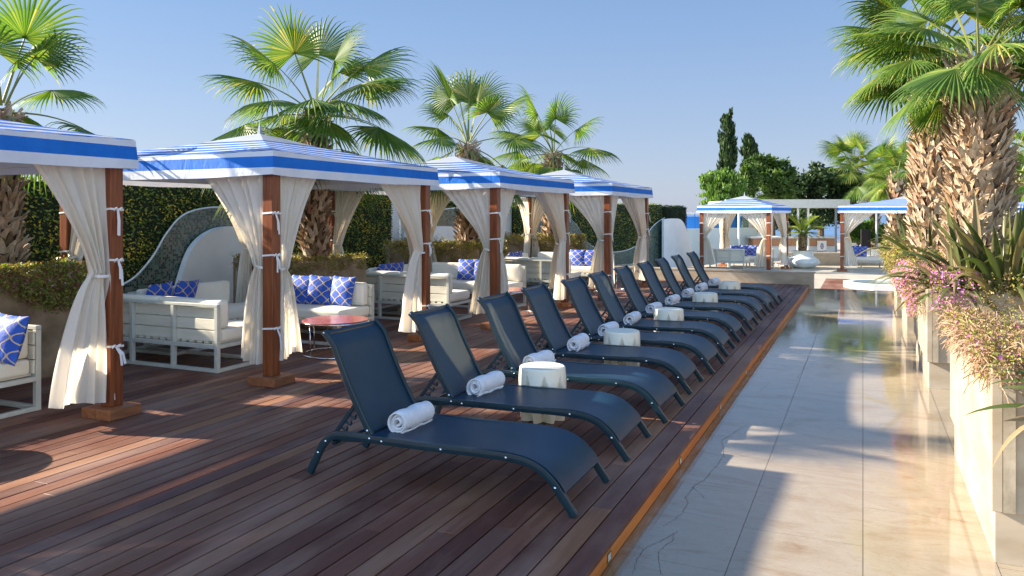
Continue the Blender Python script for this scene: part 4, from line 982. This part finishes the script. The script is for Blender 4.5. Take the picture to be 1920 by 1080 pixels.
# ------------------------------------------------------------------ far terrace
t = empty("plunge_pool", (*dpt(1662, 21.3), -0.3), 0, "small faceted white-rimmed pool at the end of the path", "pool")
c = MB(); n = 10
def ring(mb, r0, r1, z0, z1):
    vs = [(r_ * cos(2 * pi * k / n), r_ * sin(2 * pi * k / n) * 0.9, z_) for (r_, z_) in ((r1, z0), (r1, z1), (r0, z1), (r0, z0)) for k in range(n)]
    mb.add(vs, [(j * n + k, j * n + (k + 1) % n, ((j + 1) % 4) * n + (k + 1) % n, ((j + 1) % 4) * n + k) for j in range(4) for k in range(n)])
ring(c, 0.90, 1.08, 0.001, 0.16); c.obj("rim", 'soft_blue', t)
c = MB(); c.add([(0.879 * cos(2 * pi * k / n), 0.879 * sin(2 * pi * k / n) * 0.9, 0.12) for k in range(n)], [tuple(range(n))]); c.obj("water", 'poolwater', t)
# far cabanas
G2 = "striped cabanas on the far terrace"
def far_cab(px, Z, h, rz, seed, label):      # px, Z: the front left post
    o = make_cabana(h, seed, label, G2, True); x_, y_ = dpt(px, Z); put(o, (x_ + h * (cos(rz) - sin(rz)), y_ + h * (cos(rz) + sin(rz)), LOW), rz); return o
cA = far_cab(1316, 28.6, 1.2, radians(-9), 41, "small striped cabana standing behind the low stone wall")
cB = far_cab(1579, 28.0, 2.1, 0, 42, "wide striped cabana partly hidden behind the big right palms")
cC = far_cab(1893, 29.0, 1.4, 0, 43, "striped cabana cut off by the right edge behind the palm trunk")
# far sofas
def fsofa(px, Z, rz, label, idx=0):
    x_, y_ = dpt(px, Z); return place_sofa([sofaS, sofaB][idx], idx, x_, y_, LOW, rz, label, "cream sofas on the far terrace")
fsofa(1356, 28.9, radians(-9), "cream slatted sofa inside the small far cabana, its back to the camera", 1)
fsofa(1412, 30.2, radians(171), "cream sofa facing the camera inside the small far cabana", 1)
fsofa(1632, 29.6, radians(180), "long cream sofa with two blue pillows under the wide far cabana")
for k, px in enumerate((1378, 1392, 1408)):
    x_, y_ = dpt(px, 29.8); pillow(x_, y_, LOW + 0.452, radians(-9), radians(-14), "%s blue pillow on the sofa of the small far cabana" % ["left", "middle", "right"][k], "blue pillows on the far terrace")
for k, px in enumerate((1598, 1614)):
    x_, y_ = dpt(px, 29.2); pillow(x_, y_, LOW + 0.452, radians(0), radians(-14), "%s blue pillow on the long sofa under the wide far cabana" % ["left", "right"][k], "blue pillows on the far terrace")
# glazed bowl with cycad
x_, y_ = dpt(1505, 29.8)
t = empty("bowl_planter", (x_, y_, LOW), 0, "large squat white glazed bowl planter holding a cycad", "planter")
c = MB(); c.lathe([(0.0, 0.001), (0.32, 0.001), (0.48, 0.06), (0.60, 0.17), (0.62, 0.25), (0.58, 0.34), (0.46, 0.42), (0.39, 0.45), (0.385, 0.50), (0.40, 0.64), (0.42, 0.66), (0.36, 0.66), (0.35, 0.55), (0.0, 0.55)], 40); c.obj("bowl", 'bowl', t, smooth=True)
c = MB(); c.lathe([(0.0, 0.56), (0.345, 0.56), (0.2, 0.60), (0.0, 0.61)], 20); c.obj("soil", 'soil', t)
t = empty("cycad", (x_, y_, LOW + 0.6), 0, "cycad with arching feathery leaves in the white bowl", "cycad")
c = trunk_mb(0.14, 0.15, 0.62, 120, 0.075, 77); c.obj("trunk", 'bark', t)
def cycad_frond(L, el):
    c = MB(); p = Vector((0, 0, 0)); d = Vector((cos(el), 0, sin(el))); n = 22; pts = [p.copy()]
    for i in range(n):
        d = (d + Vector((0, 0, -0.055))).normalized(); p = p + d * L / n; pts.append(p.copy()); f_ = i / n
        if f_ > 0.12:
            up = d.cross(Vector((0, 1, 0)))
            for sg in (-1, 1): c.leaf(p, Vector((d.x * .55, sg * 1.0, d.z * .55 + 0.25)), Vector((0, 0, 1)), 0.24 * sin(pi * min(1, f_ * .85 + .15)) + .03, 0.040)
    c.tube(pts, 0.01, 4, upv=(0, 1, 0)); return c
cf = [cycad_frond(0.95, radians(e_)).obj("frond", 'cycad', t, (0, 0, 0.64)) for e_ in (70, 48, 28, 12)]
for i in range(30):
    o = cf[i % 4] if i < 4 else cf[i % 4].copy()
    if i >= 4: S.collection.objects.link(o)
    o.rotation_euler = (0, 0, i * 2.39996)
# stone wall behind bowl
def lbox(name, pxa, pxb, Z, z0, z1, th, mat, label=None, cat=None, parent=None, rzd=0.0):
    xa, ya = dpt(pxa, Z); xb, yb = dpt(pxb, Z + rzd); L = hypot(xb - xa, yb - ya); c = MB(); c.box(0, L, 0, th, 0, z1 - z0)
    o = c.obj(name, mat, parent, (xa, ya, z0)); o.rotation_euler = (0, 0, atan2(yb - ya, xb - xa)); autobevel(o, 0.008, 1)
    if label: tag(o, label, cat)
    return o
lbox("garden_wall", 1470, 1760, 31.2, LOW, 0.17, 0.4, 'stone', "low beige stone wall behind the white bowl planter", "wall")
# bar
xb_, yb_ = dpt(1500, 36)
bar = empty("pool_bar", (0, 0, 0), 0, "poolside bar with flat white roof and orange clad counter", "bar")
lbox("counter_base", 1412, 1570, 36, LOW, 0.25, 0.5, 'white', parent=bar)
lbox("counter_cladding", 1412, 1569, 35.95, 0.252, 0.60, 0.55, 'orangewood', parent=bar)
lbox("counter_top", 1408, 1573, 35.85, 0.602, 0.69, 0.8, 'white', parent=bar)
rf = lbox("roof", 1362, 1592, 34.6, 2.02, 2.30, 4.0, 'white', parent=bar); rf["label"] = "flat white bar roof"
lbox("roof_fascia", 1360, 1594, 34.5, 1.98, 2.36, 0.09, 'alu', parent=bar)
for px in (1386, 1497, 1516, 1568): lbox("post", px - 1.6, px + 1.6, 34.8, LOW, 2.0, 0.09, 'grey' if px > 1560 else 'white', parent=bar)
lbox("back_wall", 1392, 1404, 37.0, LOW, 2.0, 0.15, 'mosaic', parent=bar)
sh = lbox("shelf_unit", 1404, 1424, 38.5, LOW, 1.98, 0.06, 'white', parent=bar)
for z_ in (0.1, 0.62, 1.12, 1.6):
    c = MB(); c.box(0, 0.49, -0.28, -0.002, z_, z_ + 0.04); c.obj("shelf", 'white', sh)
for z_ in (0.66, 1.16):
    for k in range(6):
        xa, ya = dpt(1405.5 + k * 2.9, 38.36); c = MB(); c.lathe([(0.0, 0), (0.035, 0), (0.035, 0.17), (0.013, 0.22), (0.013, 0.28), (0.0, 0.28)], 8)
        o = c.obj("bottle", 'brownbottle', None, (xa, ya, LOW + z_)); tag(o, "amber bottle standing on the bar's back shelf", "bottle", "bottles on the bar shelves")
# sign
sx_, sy_ = dpt(1541, 35.6); t = empty("bar_sign", (sx_, sy_, -0.12), YAW, "white sign with purple emblem and lettering leaning on the bar front", "sign")
c = MB(); c.box(-0.21, 0.21, -0.015, 0.015, 0.0, 0.62); autobevel(c.obj("board", 'white', t), 0.004)
c = MB()
for (r0, r1) in ((0.055, 0.09),):
    n = 24; vs = [(q * cos(2 * pi * k / n) * 0.8, -0.019, 0.38 + q * 1.45 * sin(2 * pi * k / n)) for q in (r0, r1) for k in range(n)]; c.add(vs, [(k, (k + 1) % n, (k + 1) % n + n, k + n) for k in range(n)])
c.add([(0, -0.019, 0.44), (0.03, -0.019, 0.38), (0, -0.019, 0.32), (-0.03, -0.019, 0.38)], [(0, 1, 2, 3)]); c.obj("emblem", 'purple', t)
cu = bpy.data.curves.new("lettering", 'FONT'); cu.body = "HYATT"; cu.size = 0.135; cu.align_x = 'CENTER'; cu.extrude = 0.002; cu.offset = 0.003
to = bpy.data.objects.new("lettering", cu); S.collection.objects.link(to)
dg = bpy.context.evaluated_depsgraph_get(); me = bpy.data.meshes.new_from_object(to.evaluated_get(dg)); bpy.data.objects.remove(to)
to = bpy.data.objects.new("lettering", me); S.collection.objects.link(to); me.materials.clear(); me.materials.append(M['navy']); to.parent = t; to.location = (0, -0.019, 0.08); to.rotation_euler = (pi / 2, 0, 0)
# pale glass wall and blue screen
lbox("boundary_wall", 1245, 1420, 33, -0.4, 1.08, 0.15, 'frost', "pale blue-green boundary wall beyond the dark hedge end", "wall", rzd=4)
bs = empty("blue_screen", (0, 0, 0), 0, "bright blue panel fence with white top rail above the pale wall", "fence")
lbox("blue_panel", 1235, 1420, 35, 0.6, 1.60, 0.05, 'bluepanel', parent=bs, rzd=4)
for k in range(11):
    px = 1240 + k * 15.5; lbox("fence_post", px, px + 1.5, 34.92 + 4 * (px - 1235) / 185, 0.6, 1.75, 0.06, 'bluedark', parent=bs)
lbox("top_rail", 1235, 1420, 34.96, 1.74, 1.78, 0.06, 'white', parent=bs, rzd=4)
# dark wicker chair-back & pale armchairs beyond, low hedge
def armchair(px, Z, rz, mat, label):
    x_, y_ = dpt(px, Z); t = empty("armchair", (x_, y_, LOW), rz, label, "armchair")
    c = MB(); c.rbox(0, 0, 0.32, 0.66, 0.62, 0.16, 0.04); c.obj("seat", mat, t, smooth=True)
    c = MB(); c.rbox(0, 0.30, 0.55, 0.66, 0.12, 0.5, 0.04); c.obj("backrest", mat, t, smooth=True)
    for sg in (-1, 1):
        c = MB(); c.rbox(sg * 0.31, 0, 0.42, 0.1, 0.62, 0.32, 0.035); c.obj("arm", mat, t, smooth=True)
        for yy in (-0.26, 0.26): c = MB(); c.cbox(sg * 0.29, yy, 0.12, 0.05, 0.05, 0.238); c.obj("leg", 'grey', t)
armchair(1600, 33.5, 0.6, 'cushion', "pale armchair left of the black tall screen behind the long sofa")
armchair(1651, 34, -0.5, 'cushion', "pale armchair right of the black tall screen")
t = empty("folding_screen", (*dpt(1623, 32.6), LOW), YAW, "tall black woven screen standing behind the long sofa", "screen")
c = MB(); c.box(-0.2, 0.2, -0.03, 0.03, 0.05, 1.42); autobevel(c.obj("panel", 'black', t), 0.01)
for sg in (-1, 1): c = MB(); c.cbox(sg * 0.17, 0, 0.7, 0.04, 0.08, 1.4); c.obj("upright", 'black', t)
# side table in the far cabana
x_, y_ = dpt(1466, 27.2); o = copy_tree(tab0); put(o, (x_, y_, LOW), 0, "small low table beside the small far cabana's right curtain", "round coffee tables"); o.scale = (0.7, 0.7, 0.8)
# umbrella pole
x_, y_ = dpt(1644, 32.5)
c = MB(); c.tube([(0, 0, 0), (0, 0, 2.3)], 0.05, 10); tag(c.obj("pole", 'grey', None, (x_, y_, LOW), True), "grey round pole behind the wide far cabana", "pole")

# ------------------------------------------------------------------ trees
def tree(px, Z, blobs, n, leaf, mat, label, trunk=True, th=0.12, name="tree", cat="tree", dirup=False, zb=LOW):
    x_, y_ = dpt(px, Z); t = empty(name, (x_, y_, zb), 0, label, cat); c = MB(); rr = random.Random(int(px * 7 + Z))
    tot = sum(b_[3] * b_[4] for b_ in blobs)
    for (ox, oy, oz, rx, rz) in blobs:
        m = int(n * rx * rz / tot); subs = [(Vector((rr.gauss(0, 1), rr.gauss(0, 1), rr.gauss(0, 1))).normalized() * rr.uniform(0.45, 1.0)) for _ in range(max(10, m // 70))]
        for i in range(m):
            s_ = subs[i % len(subs)]; q = s_ + Vector((rr.gauss(0, .15), rr.gauss(0, .15), rr.gauss(0, .12))); base = 0.25 + 0.5 * ((i % len(subs)) * 0.618 % 1)
            p = Vector((ox + q.x * rx, oy + q.y * rx, oz + q.z * rz)); d = Vector((rr.uniform(-1, 1), rr.uniform(-1, 1), rr.uniform(-.6, 1)))
            if dirup: d = Vector((q.x * .3, q.y * .3, 1.2)) + d * 0.3
            c.leaf(p, d, Vector((rr.uniform(-1, 1), rr.uniform(-1, 1), rr.uniform(-1, 1))), leaf * rr.uniform(.7, 1.3), leaf * rr.uniform(.35, .6), min(1, max(0, base + rr.uniform(-.3, .3))))
    c.obj("crown", mat, t)
    c = MB(); top = blobs[0]
    c.tube([(0, 0, -0.2), (top[0] * .2, top[1] * .2, top[2] * 0.5), (top[0] * .6, top[1] * .6, top[2])], th, 8, scale=[1, .8, .4])
    for b_ in blobs[1:]: c.tube([(top[0] * .15, top[1] * .15, top[2] * 0.45), (b_[0] * .6, b_[1] * .6, b_[2] * .8), (b_[0], b_[1], b_[2])], th * .5, 6, scale=[1, .7, .3])
    c.obj("trunk", 'treebark', t); return t
U = lambda dx, Z: (dx / F * Z)      # px to metres at Z
def T(px, Z, spec, n, leaf, mat, label, **k):   # spec: (px, py, rx_px, ry_px)
    bl = []
    for (bx_, by_, rx, ry) in spec: X_ = U(bx_ - px, Z); bl.append((X_ * CS, X_ * SN, zat(by_, Z) - LOW, U(rx, Z), U(ry, Z)))
    return tree(px, Z, bl, n, leaf, mat, label, **k)
T(1364, 46, [(1364, 310, 15, 60), (1364, 262, 13, 44), (1366, 235, 7, 26)], 5200, 0.30, 'tree_d', "tall dark cypress, the highest tree behind the far cabana", name="cypress_tree", dirup=True)
T(1407, 47, [(1407, 330, 15, 50), (1406, 292, 13, 34), (1405, 270, 7, 20)], 4200, 0.30, 'tree_d', "shorter dark cypress just right of the tallest one", name="cypress_tree", dirup=True)
T(1350, 38, [(1350, 350, 28, 26), (1325, 345, 16, 20), (1378, 350, 20, 28), (1352, 375, 34, 20)], 9000, 0.16, 'tree_l', "light green feathery shrub tree at the left end of the far trees", name="shrub_tree", dirup=True)
T(1398, 40, [(1400, 350, 24, 34), (1405, 325, 16, 20)], 3500, 0.2, 'tree_m', "mid green tree between the feathery shrub and the fig-like tree", th=.1)
T(1450, 41, [(1450, 335, 34, 32), (1425, 312, 24, 24), (1470, 318, 20, 28), (1455, 365, 40, 20)], 6500, 0.24, 'tree_m', "airy mid green tree with sky showing through, above the bar roof")
T(1540, 43, [(1535, 345, 40, 32), (1503, 350, 28, 28), (1580, 348, 32, 32), (1528, 322, 18, 14), (1540, 400, 50, 30)], 9500, 0.26, 'tree_d', "dark dense pine-like tree above the bar roof", th=.2)
T(1480, 45, [(1480, 400, 40, 34), (1440, 395, 30, 30)], 3500, 0.26, 'tree_d', "dark shrubby tree seen below the bar roof")
T(1395, 41, [(1375, 435, 16, 34)], 1500, 0.22, 'tree_m', "dark bamboo-like shrub behind the small far cabana", dirup=True)
for (px, py, Z, sc, lab) in ((1598, 318, 44, 1.5, "hazy fan palm left of the far palm pair"), (1640, 330, 42, 1.5, "fan palm behind the wide far cabana, centre"), (1690, 345, 37, 1.25, "fan palm with yellowing skirt above the wide far cabana")):
    H = zat(py, Z) - LOW; x_, y_ = dpt(px, Z); palm(x_, y_, LOW, H, 0.22, 0.2, fl(3, 3, 4, 4, 4, 3, 2, 1), sc, px, lab, 70, 0.22, "fan palms behind the far terrace")
x_, y_ = dpt(1682, 33); palm(x_, y_, LOW, zat(330, 33) - LOW, 0.34, 0.3, fl(1, 1, 2, 2, 2, 2, 2, 0), 1.0, 88, "fan palm with pale chunky trunk behind the wide far cabana", 110, 0.24, "fan palms behind the far terrace")
for (px, py, Z, sc, lab) in ((1908, 345, 34, 1.3, "fan palm right of the biggest trunk, near the right edge"), (1905, 290, 40, 1.3, "taller fan palm at the right edge behind the big trunk")):
    H = zat(py, Z) - LOW; x_, y_ = dpt(px, Z); palm(x_, y_, LOW, H, 0.25, 0.2, fl(2, 3, 3, 4, 4, 3, 2, 1), sc, px + 3, lab, 80, 0.22, "fan palms behind the far terrace")
for i, (a_, b_, Z, lab) in enumerate(((1585, 1640, 38, "bright green clipped hedge behind the black screen"), (1640, 1720, 39, "bright green hedge right of the grey pole"))):
    T((a_ + b_) / 2, Z, [((a_ + b_) / 2 + k * (b_ - a_) / 4, 436, (b_ - a_) / 6, 20) for k in (-1.3, -.4, .4, 1.3)], 5000, 0.16, 'tree_l', lab, name="hedge", cat="hedge", th=.05)
# boat on the sea
x_, y_ = dpt(1629, 700); t = empty("boat", (x_, y_, -9), 0.3, "small white boat far out on the sea behind the wide cabana", "boat")
c = MB(); hull = [(-6, 0), (-5.5, -1.6), (3, -1.6), (6.5, 0), (3, 1.6), (-5.5, 1.6)]; c.add([(a_, b_, 1.8) for a_, b_ in hull] + [(a_ * .85, b_ * .7, -0.2) for a_, b_ in hull], [tuple(range(6))] + [(k, k + 6, (k + 1) % 6 + 6, (k + 1) % 6) for k in range(6)]); c.obj("hull", 'white', t)
c = MB(); c.rbox(-1, 0, 2.6, 5, 2.2, 1.6, 0.3); c.obj("cabin", 'white', t)
